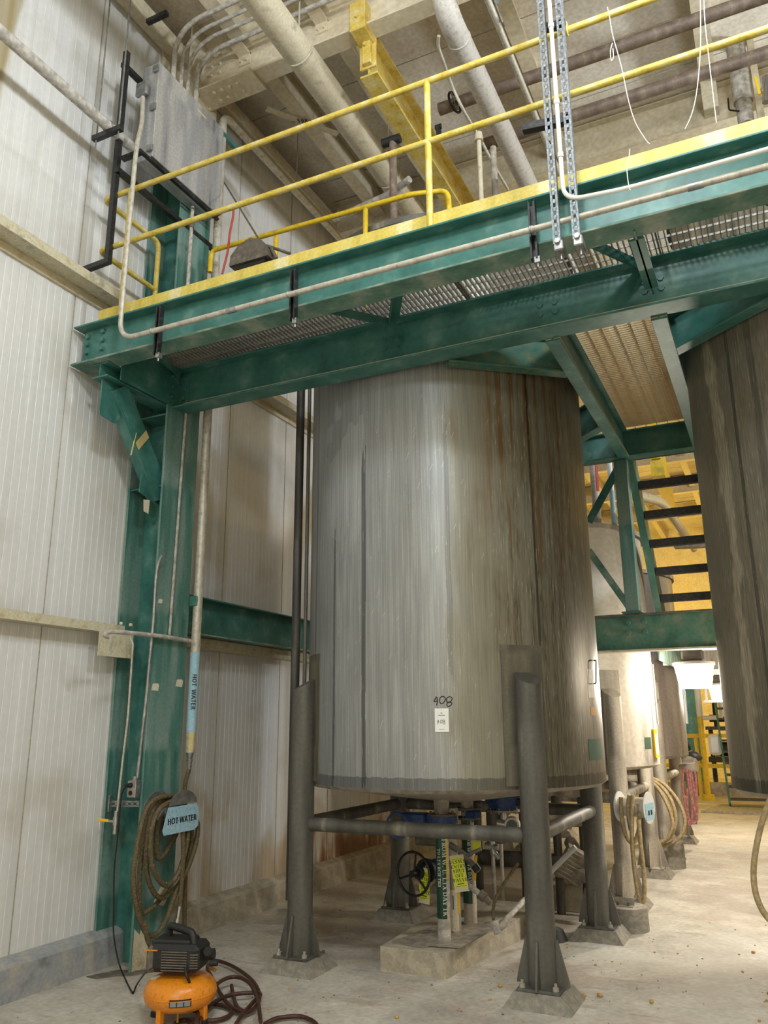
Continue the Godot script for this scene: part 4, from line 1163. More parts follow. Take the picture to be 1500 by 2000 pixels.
	part(t, "branch_pipe", Geo.new().tube(bent([w + Vector3(-0.1, 0.19, -0.3), w + Vector3(0.06, 0.19, -0.3), w + Vector3(0.2, 0.19, -0.3)], 0.03), 0.042, 14), M.hood_grey)
	lime_tag(Vector3(-2.462, 0.49, -5.78), Vector3(0.95, -0.05, 0.25), Vector3(-0.05, 1, 0), 0.085, 0.19, "lime tag reading VESSEL ENTRY hanging behind the handwheel")
	lime_tag(Vector3(-2.133, 0.617, -5.62), Vector3(0.93, 0.13, -0.30), Vector3(0.22, 1, 0), 0.085, 0.19, "lime tag reading VESSEL ENTRY hanging right of the front pipe")
	lime_tag(Vector3(-2.171, 0.732, -6.1), Vector3(0.93, 0.05, -0.3), Vector3(0, 1, 0), 0.06, 0.06, "small crumpled lime tag half hidden behind the tie pipe", false)
	# small fittings right of the pipes
	t = thing("sample_valve", "dark sample valve cluster right of the front pipe", "valve", Vector3(-2.167, 0.627, -5.9))
	part(t, "body", Geo.new().tube([Vector3(-2.308, 0.757, -5.9), Vector3(-2.234, 0.719, -5.9), Vector3(-2.177, 0.677, -5.9), Vector3(-2.124, 0.629, -5.9), Vector3(-2.091, 0.591, -5.9)], 0.022, 10), M.hood_grey)
	part(t, "stem", Geo.new().tube([Vector3(-2.169, 0.691, -5.88), Vector3(-2.114, 0.721, -5.88), Vector3(-2.059, 0.745, -5.88)], 0.012, 8), M.hood_grey)
	part(t, "outlet", Geo.new().cyl(Vector3(-2.124, 0.629, -5.9), Vector3(-2.095, 0.594, -5.9), 0.028, -1, 12), M.black_plastic)
	part(t, "yellow_lever", Geo.new().box(Vector3(-2.138, 0.603, -5.96), Vector3(0.02, 0.17, 0.008), Basis(Vector3.BACK, -0.1)), M.pipe_yellow)
	t = thing("gauge_cluster", "bright metal fittings with a hex nipple behind the tie pipe", "fitting", Vector3(-2.104, 0.682, -6.3))
	part(t, "cross", Geo.new().cyl(Vector3(-2.172, 0.707, -6.3), Vector3(-2.07, 0.702, -6.3), 0.026, -1, 12).cyl(Vector3(-2.121, 0.754, -6.3), Vector3(-2.109, 0.652, -6.3), 0.024, -1, 12), M.galvanized)
	part(t, "nipple", Geo.new().cyl(Vector3(-2.108, 0.671, -6.3), Vector3(-2.066, 0.623, -6.3), 0.020, -1, 8), M.galvanized)
	t = thing("blow_down_pipe", "slanted grey drain pipe with coupling pointing at the orange rag", "pipe", Vector3(-2.133, 0.452, -5.95))
	part(t, "pipe", Geo.new().cyl(Vector3(-2.236, 0.512, -5.95), Vector3(-2.095, 0.428, -5.95), 0.02, -1, 12), M.dusty_pipe)
	part(t, "coupling", Geo.new().cyl(Vector3(-2.106, 0.437, -5.95), Vector3(-2.065, 0.41, -5.95), 0.036, -1, 6), M.hood_grey)
	part(t, "hose_barb", Geo.new().cyl(Vector3(-2.065, 0.41, -5.95), Vector3(-2.029, 0.376, -5.95), 0.026, 0.02, 10), M.hood_grey)
	part(t, "ring", Geo.new().cyl(Vector3(-2.244, 0.519, -5.95), Vector3(-2.228, 0.506, -5.95), 0.03, -1, 12), M.galvanized)
	single("rag", Geo.new().ball(Vector3(-2.423, 0.03, -7.478), Vector3(0.10, 0.05, 0.08), 10).ball(Vector3(-2.529, 0.02, -7.554), Vector3(0.07, 0.03, 0.05), 9).ball(Vector3(-2.408, 0.02, -7.608), Vector3(0.05, 0.045, 0.05), 8, Basis(Vector3.UP, 0.7)), M.rag, "crumpled orange rag on the floor behind the pad", "rag")
	single("stand_pipe", Geo.new().cyl(Vector3(-2.526, -0, -7.528), Vector3(-2.526, -0, -7.528) + Vector3(0, 0.75, 0), 0.018, -1, 10), M.dusty_pipe, "thin dusty stand pipe left of the brighter one", "pipe")
	single("stand_pipe", Geo.new().cyl(Vector3(-2.43, 0, -7.48), Vector3(-2.43, 0, -7.48) + Vector3(0, 0.98, 0), 0.017, -1, 10), M.tank_pale, "thin pale stand pipe just left of the front right leg", "pipe")
	# clear drain hose to the small line along the pad
	single("drain_hose", Geo.new().tube(smooth([Vector3(-1.752, 0.686, -5.75), Vector3(-1.798, 0.628, -5.75), Vector3(-1.864, 0.543, -5.75), Vector3(-1.919, 0.456, -5.75), Vector3(-1.944, 0.377, -5.75), Vector3(-1.943, 0.316, -5.75), Vector3(-1.93, 0.282, -5.75)], 5), 0.011, 10), M.hose_olive, "grey flexible hose arching down beside the front right leg", "hose")
	t = thing("pad_line", "small grey pipe with tee lying along the pad's right side", "pipe", Vector3(-1.906, 0.282, -5.7))
	part(t, "pipe", Geo.new().cyl(Vector3(-1.898, 0.282, -5.72), Vector3(-1.92, 0.332, -6.5), 0.020, -1, 12), M.dusty_pipe)
	part(t, "tee", Geo.new().cyl(Vector3(-1.929, 0.32, -5.72), Vector3(-1.904, 0.24, -5.72), 0.026, -1, 12).cyl(Vector3(-1.921, 0.267, -5.72), Vector3(-1.873, 0.3, -5.78), 0.028, -1, 12), M.dusty_pipe)
	# blue valve and instruments under the right of the cone
	var v := Vector3(-2.10, 0, -6.55)
	t = thing("blue_valve", "large dark blue valve under the right of the tank cone", "valve", Vector3(v.x, 0.9, v.z))
	part(t, "body", Geo.new().cyl(v + Vector3(0, 1.0, 0), v + Vector3(0, 1.05, 0), 0.14, -1, 24).cyl(v + Vector3(0, 0.95, 0), v + Vector3(0, 1.0, 0), 0.11, -1, 24), M.blue_paint)
	g = Geo.new()
	flange_pair(g, v, 0.95, 0.13)
	part(t, "flange", g, M.sheet_metal)
	part(t, "spool", Geo.new().cyl(v + Vector3(-0.06, 0.70, 0), v + Vector3(-0.06, 0.94, 0), 0.08, -1, 18), M.dark_pipe)
	part(t, "ferrule", Geo.new().cyl(v + Vector3(0.03, 0.78, 0.08), v + Vector3(0.03, 0.94, 0.08), 0.028, -1, 14), M.chrome)
	part(t, "actuator", Geo.new().span(v + Vector3(0.12, 0.98, -0.03), v + Vector3(0.30, 1.04, 0.05), 0.01), M.black_plastic)
	var s := Vector3(-1.923, 0.875, -6.2)
	t = thing("level_transmitter", "round pale transmitter with dark glass face under the tank", "instrument", s - Vector3(0, 0.06, 0))
	var an := Vector3(0.25, 0, 0.97).normalized()
	part(t, "case", Geo.new().cyl(s - an * 0.07, s + an * 0.03, 0.06, 0.056, 22), M.tank_pale)
	part(t, "glass", Geo.new().cyl(s + an * 0.03, s + an * 0.034, 0.042, -1, 22), M.dark_glass)
	part(t, "neck", Geo.new().cyl(s + Vector3(-0.06, 0, -0.03), s + Vector3(-0.12, 0.01, -0.03), 0.03, -1, 12), M.chrome)
	# things in the dark behind
	var labels := ["upper dusty header pipe running behind the front right leg", "lower dusty header pipe behind the front right leg", "dark header pipe nearest the floor behind the tank legs"]
	var k := 0
	for q in [[Vector3(-2.25, 1.02, -7.62), Vector3(-1.6, 1.02, -7.62), 0.055], [Vector3(-2.25, 0.78, -7.62), Vector3(-1.55, 0.78, -7.62), 0.06], [Vector3(-2.9, 0.42, -7.62), Vector3(-1.6, 0.42, -7.62), 0.07]]:
		single("header_pipe", Geo.new().cyl(q[0], q[1], q[2], -1, 16), M.leg_dusty if k < 2 else M.dark_pipe, labels[k], "pipe", "pipes behind the big tank's legs")
		k += 1
	labels = ["dark vertical pipe far left behind the pad", "dark vertical pipe behind the transmitter", "dark vertical pipe with pale band behind the right legs", "thin dark vertical pipe right of the others behind the legs"]
	k = 0
	for q in [Vector3(-2.7, 0, -7.6), Vector3(-2.25, 0, -7.62), Vector3(-1.95, 0, -7.62), Vector3(-1.72, 0, -7.62)]:
		single("riser_pipe", Geo.new().cyl(q, q + Vector3(0, 1.1, 0), 0.05 - 0.006 * k, -1, 14), M.dark_pipe, labels[k], "pipe", "risers behind the big tank")
		k += 1
	single("black_stand_pipe", Geo.new().cyl(Vector3(-1.817, 0, -6.73) + Vector3(0, 0.03, 0), Vector3(-1.817, 0, -6.73) + Vector3(0, 0.9, 0), 0.018, -1, 12).lathe([Vector2(0.13, 0.0), Vector2(0.10, 0.07), Vector2(0.03, 0.10), Vector2(0.025, 0.2), Vector2(0.0, 0.2)], Vector3(-1.817, 0, -6.73), Vector3.UP, 12), M.black_plastic, "thin black stand pipe on a round foot behind the front right leg", "pipe")
	single("pipe_plinth", Geo.new().span(Vector3(-2.12, 0, -8.2), Vector3(-1.74, 0.22, -7.72), 0.01), M.concrete, "small concrete plinth in the dark behind the right legs", "plinth")
	single("white_bar", Geo.new().cyl(Vector3(-1.968, 0.367, -7.3), Vector3(-1.717, 0.599, -7.3), 0.022, -1, 12), M.white_plastic, "bright white slanted pipe behind the front right leg", "pipe")
	t = thing("finned_cooler", "slanted finned metal cooler between the two right legs", "cooler", Vector3(-1.819, 0.338, -7.5))
	var bb := Basis(Vector3.BACK, -0.55) * Basis(Vector3.UP, 0.3)
	part(t, "body", Geo.new().box(Vector3(-1.783, 0.422, -7.5), Vector3(0.24, 0.26, 0.12), bb), M.sheet_metal)
	for i in 7:
		part(t, "fin", Geo.new().box(Vector3(-1.783, 0.422, -7.5) + bb * Vector3(0, -0.11 + 0.036 * i, 0.065), Vector3(0.24, 0.008, 0.02), bb), M.leg_dusty)
	# sump and elbow
	var sm := Vector3(-1.33, 0, -7.30)
	t = thing("sump_cover", "round concrete sump stub with lid and bracket in front of hose rack", "sump", sm)
	part(t, "ring", Geo.new().cyl(sm, sm + Vector3(0, 0.165, 0), 0.165, 0.16, 32), M.grout)
	part(t, "lid", Geo.new().cyl(sm + Vector3(0, 0.165, 0), sm + Vector3(0, 0.175, 0), 0.155, -1, 32), M.sheet_metal)
	part(t, "bracket", Geo.new().span(sm + Vector3(-0.10, 0.175, 0.0), sm + Vector3(0.06, 0.181, 0.07)).span(sm + Vector3(-0.10, 0.175, -0.005), sm + Vector3(0.06, 0.235, 0.003)), M.sheet_metal)
	for i in 2:
		part(t, "bolt", Geo.new().bolt(sm + Vector3(-0.06 + 0.08 * i, 0.181, 0.035), Vector3.UP, 0.012, 0.025), M.hood_grey)
	single("drain_elbow", Geo.new().tube(bent([Vector3(-1.95, 0.36, -7.55), Vector3(-1.62, 0.36, -7.42), Vector3(-1.44, 0.14, -7.3)], 0.2, 8), 0.052, 16), M.sheet_metal, "fat dusty elbow pipe bending into the concrete sump", "pipe")
	single("floor_pipe", Geo.new().tube(bent([Vector3(-2.0, 0.5, -8.3), Vector3(-1.75, 0.34, -7.85), Vector3(-1.7, 0.34, -7.6)], 0.1), 0.06, 14), M.leg_dusty, "short dusty pipe with yellow tag behind the right rear leg", "pipe")

# ---- utilities on the column --------------------------------------------
func slotted(t: Node3D, a: Vector3, b: Vector3, face: Vector3, mat: Material, w := 0.041, deep := 0.035) -> void:
	var d := (b - a).normalized()
	var s := d.cross(face).normalized()
	var bas := Basis(s, d, face)
	var len := a.distance_to(b)
	var mid := (a + b) * 0.5
	var g := Geo.new()
	for q in [-1.0, 1.0]:
		g.box(mid + s * q * (w * 0.5 - 0.0065), Vector3(0.013, len, 0.003), bas)
		g.box(mid + s * q * (w * 0.5 - 0.0015) - face * deep * 0.5, Vector3(0.003, len, deep), bas)
	var y := 0.012
	while y < len:
		g.box(a + d * y, Vector3(w - 0.02, 0.024, 0.003), bas)
		y += 0.05
	part(t, "slotted_strut", g, mat)

func column_utilities() -> void:
	# hot water line: vertical, elbow, then along the wall under the roof
	var p: Vector3 = Vector3(-4.08, 1.412, -5.106)
	var t := thing("hot_water_pipe", "white hot water pipe with blue band standing right of the column", "pipe", Vector3(p.x, p.y, p.z))
	part(t, "pipe", Geo.new().tube(bent([p, Vector3(p.x, 7.15, p.z), Vector3(p.x + 0.02, 7.15, -9.0)], 0.12), 0.036, 16), M.conduit)
	part(t, "blue_band", Geo.new().cyl(Vector3(p.x, 1.56, p.z), Vector3(p.x, 2.16, p.z), 0.0375, -1, 18, false), M.blue_sign)
	part(t, "yellow_patch", arc_plate(Vector3(p.x, 0, p.z), 0.0366, 20.0, 75.0, 1.42, 1.56, 0.0012), M.tape)
	words(t, "HOT  WATER", Vector3(p.x, 1.86, p.z) + Vector3(0.72, 0, 0.69) * 0.0375, Vector3.DOWN, Vector3(0.69, 0, -0.72), 0.034, M.ink, "Droid Sans", true, 0.004)
	part(t, "reducer", Geo.new().lathe([Vector2(0.014, -0.13), Vector2(0.02, -0.09), Vector2(0.016, -0.085), Vector2(0.024, -0.05), Vector2(0.02, -0.045), Vector2(0.03, 0.0)], p, Vector3.UP, 16), M.galvanized)
	part(t, "strap", Geo.new().span(Vector3(p.x - 0.05, 2.52, p.z + 0.02), Vector3(p.x + 0.02, 2.60, p.z + 0.045), 0.004), M.green)
	part(t, "hanger", Geo.new().cyl(Vector3(p.x, 7.18, -6.4), Vector3(p.x, 7.9, -6.4), 0.006, -1, 6), M.wire)
	# thin line down the face of the column, joining a lumpy horizontal return
	single("face_conduit", Geo.new().cyl(Vector3(-4.143, 4.518, -4.912), Vector3(-4.143, 2.278, -4.868), 0.011, -1, 10), M.dusty_pipe, "thin dusty pipe running down the column's front flange", "pipe")
	single("lagged_return", Geo.new().tube(smooth([Vector3(-4.12, 2.201, -4.218), Vector3(-4.12, 2.212, -4.183), Vector3(-4.12, 2.237, -4.224), Vector3(-4.12, 2.247, -4.402), Vector3(-4.12, 2.253, -4.612), Vector3(-4.12, 2.255, -4.843), Vector3(-4.12, 2.251, -5.016), Vector3(-4.12, 2.25, -5.135)], 5), 0.016, 10), M.dusty_pipe, "lumpy dust-caked pipe crossing the column below mid height", "pipe")
	single("air_line", Geo.new().tube(bent([Vector3(-4.338, 2.246, -4.66), Vector3(-4.305, 2.206, -4.66), Vector3(-4.303, 1.674, -4.66), Vector3(-4.326, 1.318, -4.66), Vector3(-4.339, 1.024, -4.66)], 0.03), 0.008, 8), M.conduit, "thin silver air line on the left of the column", "pipe")
	var v: Vector3 = Vector3(-4.346, 0.959, -4.66)
	t = thing("ball_valve", "small ball valve with yellow lever on the air line", "valve", v - Vector3(0, 0.08, 0))
	part(t, "body", Geo.new().cyl(v - Vector3(0, 0.06, 0), v + Vector3(0, 0.07, 0), 0.014, -1, 10).cyl(v - Vector3(0, 0.025, 0), v + Vector3(0, 0.03, 0), 0.022, -1, 6).cyl(v - Vector3(0, 0.085, 0), v - Vector3(0, 0.06, 0), 0.017, -1, 6), M.chrome)
	part(t, "lever", Geo.new().bar(v + Vector3(0.0, 0.0, 0.02), v + Vector3(-0.05, 0.004, 0.03), 0.016, 0.005, Vector3.BACK), M.chrome)
	part(t, "lever_grip", Geo.new().bar(v + Vector3(-0.04, 0.004, 0.03), v + Vector3(-0.13, 0.008, 0.04), 0.020, 0.009, Vector3.BACK, 0.003), M.yellow_label)
	t = thing("support_strut", "short slotted galvanized strut across the column behind the air line", "strut", Vector3(-4.32, 1.073, -4.69))
	slotted(t, Vector3(-4.444, 1.069, -4.69), Vector3(-4.169, 1.078, -4.69), Vector3.BACK, M.galvanized)
	part(t, "end_bracket", Geo.new().box(Vector3(-4.43, 1.074, -4.68), Vector3(0.012, 0.11, 0.03)), M.galvanized)
	# power outlet and its conduit
	single("outlet_conduit", Geo.new().tube(bent([Vector3(-4.094, 2.853, -4.67), Vector3(-4.124, 2.796, -4.67), Vector3(-4.136, 2.699, -4.67), Vector3(-4.133, 2.372, -4.67), Vector3(-4.155, 1.744, -4.67), Vector3(-4.186, 1.251, -4.67)], 0.06), 0.0115, 10), M.galvanized, "shiny conduit dropping to the power outlet box", "conduit")
	var b: Vector3 = Vector3(-4.198, 1.179, -4.66)
	t = thing("outlet_box", "grey power outlet box with a black plug in it", "outlet", b - Vector3(0, 0.06, 0))
	part(t, "box", Geo.new().box(b, Vector3(0.07, 0.115, 0.055), Basis.IDENTITY, 0.004), M.galvanized)
	part(t, "face_plate", Geo.new().box(b + Vector3(-0.003, 0, 0.029), Vector3(0.062, 0.108, 0.004), Basis.IDENTITY, 0.001), M.sheet_metal)
	for y in [-0.025, 0.027]:
		part(t, "socket", Geo.new().cyl(b + Vector3(-0.003, y, 0.03), b + Vector3(-0.003, y, 0.034), 0.017, -1, 14), M.black_plastic)
	part(t, "hub", Geo.new().cyl(b + Vector3(0, 0.057, 0), b + Vector3(0, 0.085, 0), 0.018, -1, 12), M.galvanized)
	t = thing("power_cord", "black power cord from the outlet to the orange compressor", "cord", Vector3(-3.871, 0, -4.404))
	var path: Array = [Vector3(-4.165, 1.204, -4.6), Vector3(-4.211, 1.199, -4.6), Vector3(-4.249, 1.158, -4.6), Vector3(-4.261, 1.049, -4.6), Vector3(-4.264, 0.848, -4.6), Vector3(-4.272, 0.65, -4.6), Vector3(-4.253, 0.426, -4.6), Vector3(-4.235, 0.254, -4.6)]
	path += [Vector3(-4.09, 0.12, -4.508)] + [Vector3(-4.054, 0.01, -4.546), Vector3(-3.847, 0.01, -4.377), Vector3(-3.85, 0.01, -4.397)] + [Vector3(-3.835, 0.05, -4.404)] + [Vector3(-3.52, 0.22, -4.106)] + [Vector3(-3.338, 0.3, -3.942)]
	part(t, "cable", Geo.new().tube(smooth(path, 6), 0.0052, 8), M.cord_black)
	part(t, "plug", Geo.new().cyl(b + Vector3(-0.003, 0.027, 0.034), b + Vector3(-0.012, 0.026, 0.075), 0.017, 0.011, 12), M.cord_black)

func hose_reel() -> void:
	var c := Vector3(-4.05, 1.0, -5.0)
	var t := thing("hose_hanger", "grey saddle hose hanger with pale blue HOT WATER plate on column", "hose hanger", Vector3(-4.05, 0.85, -5.0))
	var arcp := []
	for k in 13:
		var a := PI * k / 12
		arcp.append(Vector2(cos(a) * 0.155, sin(a) * 0.155))
	part(t, "back_plate", Geo.new().prism(arcp + [Vector2(-0.17, -0.12), Vector2(0.17, -0.12)], Vector3(-4.155, 1.0, -4.86), Vector3.FORWARD, Vector3.UP, Vector3(0.01, 0, 0)), M.galvanized)
	var g := Geo.new()
	for k in 12:
		var a := PI * k / 12
		var b := PI * (k + 1) / 12
		var u := Vector3(0, sin(a), -cos(a))
		var w := Vector3(0, sin(b), -cos(b))
		var o := Vector3(-4.145, 0.96, -4.93)
		var l := Vector3(0.17, 0, 0)
		g.quad(o + u * 0.11, o + w * 0.11, o + w * 0.11 + l, o + u * 0.11 + l, u)
		g.quad(o + u * 0.10, o + w * 0.10, o + w * 0.10 + l, o + u * 0.10 + l, -u)
	part(t, "saddle", g, M.galvanized)
	# front plate, round shouldered, with the blue lower field
	var q := [Vector3(-3.965, 0.895, -4.715), Vector3(-3.965, 1.032, -4.75), Vector3(-3.965, 1.032, -5.071), Vector3(-3.965, 0.906, -5.094)]
	var mid: Vector3 = (q[0] + q[1] + q[2] + q[3]) * 0.25
	var rt: Vector3 = ((q[2] + q[3] - q[0] - q[1]) * Vector3(0, 1, 1)).normalized()
	var up: Vector3 = rt.cross(Vector3.LEFT).normalized()
	if up.y < 0.0:
		up = -up
	var pl := [Vector2(-0.185, -0.09), Vector2(0.14, -0.09), Vector2(0.185, -0.065), Vector2(0.185, 0.02), Vector2(0.16, 0.09), Vector2(-0.15, 0.09), Vector2(-0.20, -0.06)]
	part(t, "front_plate", Geo.new().prism(pl, mid, rt, up, Vector3(0.006, 0, 0)), M.blue_sign)
	var top := []
	for k in 9:
		var a := lerpf(0.12, PI - 0.12, k / 8.0)
		top.append(Vector2(cos(a) * 0.155 + 0.01, 0.085 + sin(a) * 0.11))
	part(t, "plate_crown", Geo.new().prism(top, mid, rt, up, Vector3(0.005, 0, 0)), M.galvanized)
	words(t, "HOT WATER", mid + Vector3(0.007, -0.005, 0), rt, up, 0.042, M.ink, "Droid Sans", true, 0.002)
	# the hose itself: several hanging loops, one rubber hose
	t = thing("water_hose", "olive rubber hose hanging in long loops from the HOT WATER hanger", "hose", Vector3(-4.04, 0.25, -4.95))
	var loops := [
		[Vector3(-4.02, 1.119, -4.935), Vector3(-4.02, 1.121, -4.715), Vector3(-4.02, 1.051, -4.592), Vector3(-4.02, 0.868, -4.535), Vector3(-4.02, 0.642, -4.51), Vector3(-4.02, 0.436, -4.565), Vector3(-4.02, 0.269, -4.67), Vector3(-4.02, 0.238, -4.774), Vector3(-4.02, 0.314, -4.871), Vector3(-4.02, 0.485, -4.964), Vector3(-4.02, 0.598, -5.066), Vector3(-4.02, 0.76, -5.152), Vector3(-4.02, 0.9, -5.164), Vector3(-4.02, 0.993, -5.091)],
		[Vector3(-4.05, 1.096, -4.945), Vector3(-4.05, 1.092, -4.78), Vector3(-4.05, 1.021, -4.691), Vector3(-4.05, 0.819, -4.659), Vector3(-4.05, 0.654, -4.671), Vector3(-4.05, 0.52, -4.74), Vector3(-4.05, 0.451, -4.841), Vector3(-4.05, 0.478, -4.957), Vector3(-4.05, 0.545, -5.062), Vector3(-4.05, 0.718, -5.134), Vector3(-4.05, 0.866, -5.139), Vector3(-4.05, 0.96, -5.084)],
		[Vector3(-3.99, 1.09, -4.818), Vector3(-3.99, 1.05, -4.698), Vector3(-3.99, 0.94, -4.63), Vector3(-3.99, 0.786, -4.63), Vector3(-3.99, 0.64, -4.685), Vector3(-3.99, 0.538, -4.815), Vector3(-3.99, 0.596, -4.929), Vector3(-3.99, 0.739, -5), Vector3(-3.99, 0.882, -5.016), Vector3(-3.99, 0.984, -4.967)],
		[Vector3(-4.07, 1.025, -4.864), Vector3(-4.07, 0.929, -4.792), Vector3(-4.07, 0.786, -4.784), Vector3(-4.07, 0.707, -4.824), Vector3(-4.07, 0.793, -4.941), Vector3(-4.07, 0.906, -5.015), Vector3(-4.07, 0.983, -5.019)],
		[Vector3(-4.09, 1.091, -4.909), Vector3(-4.09, 1.059, -4.749), Vector3(-4.09, 0.849, -4.666), Vector3(-4.09, 0.59, -4.651), Vector3(-4.09, 0.392, -4.686), Vector3(-4.09, 0.384, -4.763), Vector3(-4.09, 0.424, -4.863), Vector3(-4.09, 0.507, -4.963), Vector3(-4.09, 0.591, -5.079)]]
	var k := 0
	for l in loops:
		part(t, "coil", Geo.new().tube(smooth(l, 6), 0.0175, 10), M.hose_olive)
		k += 1
	part(t, "feed_tail", Geo.new().tube(smooth([Vector3(-4.08, 1.412, -5.106) - Vector3(0, 0.12, 0)] + [Vector3(-4.09, 1.193, -5.084), Vector3(-4.09, 1.077, -5.088), Vector3(-4.09, 0.793, -5.142), Vector3(-4.09, 0.512, -5.143), Vector3(-4.09, 0.237, -5.156), Vector3(-4.09, 0.132, -5.171)], 6), 0.0165, 10), M.hose_olive)
	part(t, "drop_end", Geo.new().tube(smooth([Vector3(-3.98, 0.96, -4.934), Vector3(-3.98, 0.751, -4.964), Vector3(-3.98, 0.548, -4.965), Vector3(-3.98, 0.377, -4.958)], 6), 0.017, 10), M.hose_olive)
	part(t, "nozzle", Geo.new().cyl(Vector3(-3.98, 0.383, -4.958), Vector3(-3.98, 0.304, -4.943), 0.017, 0.014, 10).cyl(Vector3(-3.98, 0.304, -4.943), Vector3(-3.98, 0.246, -4.926), 0.022, 0.016, 10), M.chrome)
	single("lower_end", Geo.new().tube(smooth([Vector3(-4, 0.347, -4.63), Vector3(-4, 0.248, -4.66), Vector3(-4, 0.176, -4.707)], 5), 0.0175, 10), M.hose_olive, "olive hose end drooping behind the compressor", "hose")

func compressor() -> void:
	var c := Vector3(-3.27, 0, -4.12)
	var t := thing("air_compressor", "small orange pancake air compressor with black motor shroud", "compressor", c)
	part(t, "air_tank", Geo.new().lathe([Vector2(0.0, 0.072), Vector2(0.11, 0.073), Vector2(0.165, 0.085), Vector2(0.192, 0.11), Vector2(0.202, 0.14), Vector2(0.202, 0.165), Vector2(0.192, 0.195), Vector2(0.165, 0.22), Vector2(0.11, 0.235), Vector2(0.0, 0.238)], c, Vector3.UP, 48, true), M.orange_paint)
	part(t, "weld_seam", Geo.new().torus(c + Vector3(0, 0.153, 0), Vector3.UP, 0.202, 0.0025, 48, 6), M.orange_paint)
	for a in [200.0, 290.0, 20.0, 110.0]:
		var q := deg_to_rad(a - 20.0)
		var p := c + Vector3(cos(q), 0, -sin(q)) * 0.165
		var f := part(t, "foot", Geo.new().box(p + Vector3(0, 0.07, 0), Vector3(0.04, 0.09, 0.03), Basis(Vector3.UP, q), 0.004), M.orange_paint)
		part(f, "rubber_foot", Geo.new().box(p + Vector3(0, 0.016, 0), Vector3(0.05, 0.032, 0.05), Basis(Vector3.UP, q), 0.006), M.black_plastic)
	# shroud, turned a little
	var bas := Basis(Vector3.UP, 0.30)
	var o := c + Vector3(-0.02, 0.335, 0.0)
	part(t, "shroud", Geo.new().box(o, Vector3(0.30, 0.145, 0.21), bas, 0.025), M.black_plastic)
	part(t, "shroud_cap", Geo.new().box(o + bas * Vector3(-0.03, 0.075, -0.01), Vector3(0.23, 0.03, 0.16), bas, 0.012), M.black_plastic)
	part(t, "end_cover", Geo.new().box(o + bas * Vector3(-0.13, -0.005, 0.0), Vector3(0.06, 0.135, 0.216), bas, 0.02), M.hood_grey)
	part(t, "orange_trim", Geo.new().box(o + bas * Vector3(-0.128, 0.045, 0.104), Vector3(0.075, 0.006, 0.012), bas), M.orange_paint)
	for i in 8:
		part(t, "vent_slat", Geo.new().box(o + bas * Vector3(0.01, -0.055 + i * 0.0135, 0.106), Vector3(0.15, 0.005, 0.008), bas), M.hood_grey)
	for i in 6:
		part(t, "vent_slat", Geo.new().box(o + bas * Vector3(0.125, -0.04 + i * 0.0135, 0.100), Vector3(0.045, 0.005, 0.012), bas), M.hood_grey)
	part(t, "handle", Geo.new().tube(bent([o + bas * Vector3(-0.09, 0.06, -0.05), o + bas * Vector3(-0.085, 0.145, -0.04), o + bas * Vector3(0.085, 0.125, 0.03), o + bas * Vector3(0.11, 0.03, 0.05)], 0.03), 0.021, 12), M.black_plastic)
	part(t, "regulator", Geo.new().cyl(o + bas * Vector3(0.14, 0.0, -0.02), o + bas * Vector3(0.20, 0.005, -0.02), 0.03, -1, 14).cyl(o + bas * Vector3(0.19, -0.03, 0.02), o + bas * Vector3(0.235, -0.03, 0.02), 0.018, -1, 12), M.black_plastic)
	part(t, "gauge", Geo.new().cyl(o + bas * Vector3(0.18, 0.035, 0.03), o + bas * Vector3(0.185, 0.035, 0.055), 0.022, -1, 16), M.black_plastic)
	part(t, "coupler", Geo.new().cyl(o + bas * Vector3(0.20, -0.055, 0.03), o + bas * Vector3(0.235, -0.06, 0.05), 0.01, -1, 10), M.brass)
	part(t, "transfer_tube", Geo.new().tube(smooth([o + bas * Vector3(0.08, -0.04, 0.105), o + bas * Vector3(0.10, -0.07, 0.135), o + bas * Vector3(0.11, -0.10, 0.12), o + bas * Vector3(0.11, -0.125, 0.105)], 5), 0.008, 8), M.black_plastic)
	part(t, "drain_cock", Geo.new().cyl(c + Vector3(0.07, 0.03, 0.10), c + Vector3(0.07, 0.075, 0.10), 0.008, -1, 8), M.brass)
	part(t, "rating_label", arc_plate(c, 0.2015, 22.0, 56.0, 0.125, 0.163, 0.0015), M.ink, "dark rating label with pale text blocks")
	for i in 3:
		part(t, "label_block", arc_plate(c, 0.203, 23.5 + i * 10.8, 32.5 + i * 10.8, 0.129, 0.152, 0.0008), M.ink_soft)
	part(t, "caution_sticker", Geo.new().box(c + Vector3(-0.11, 0.23, 0.09), Vector3(0.05, 0.003, 0.03), Basis(Vector3.UP, 0.5) * Basis(Vector3.RIGHT, 0.35)), M.paper)
	# loose rubber hose heaped to the right of it
	t = thing("air_hose", "dark brown air hose heaped on the floor beside the compressor", "hose", Vector3(-3.127, 0, -4.51))
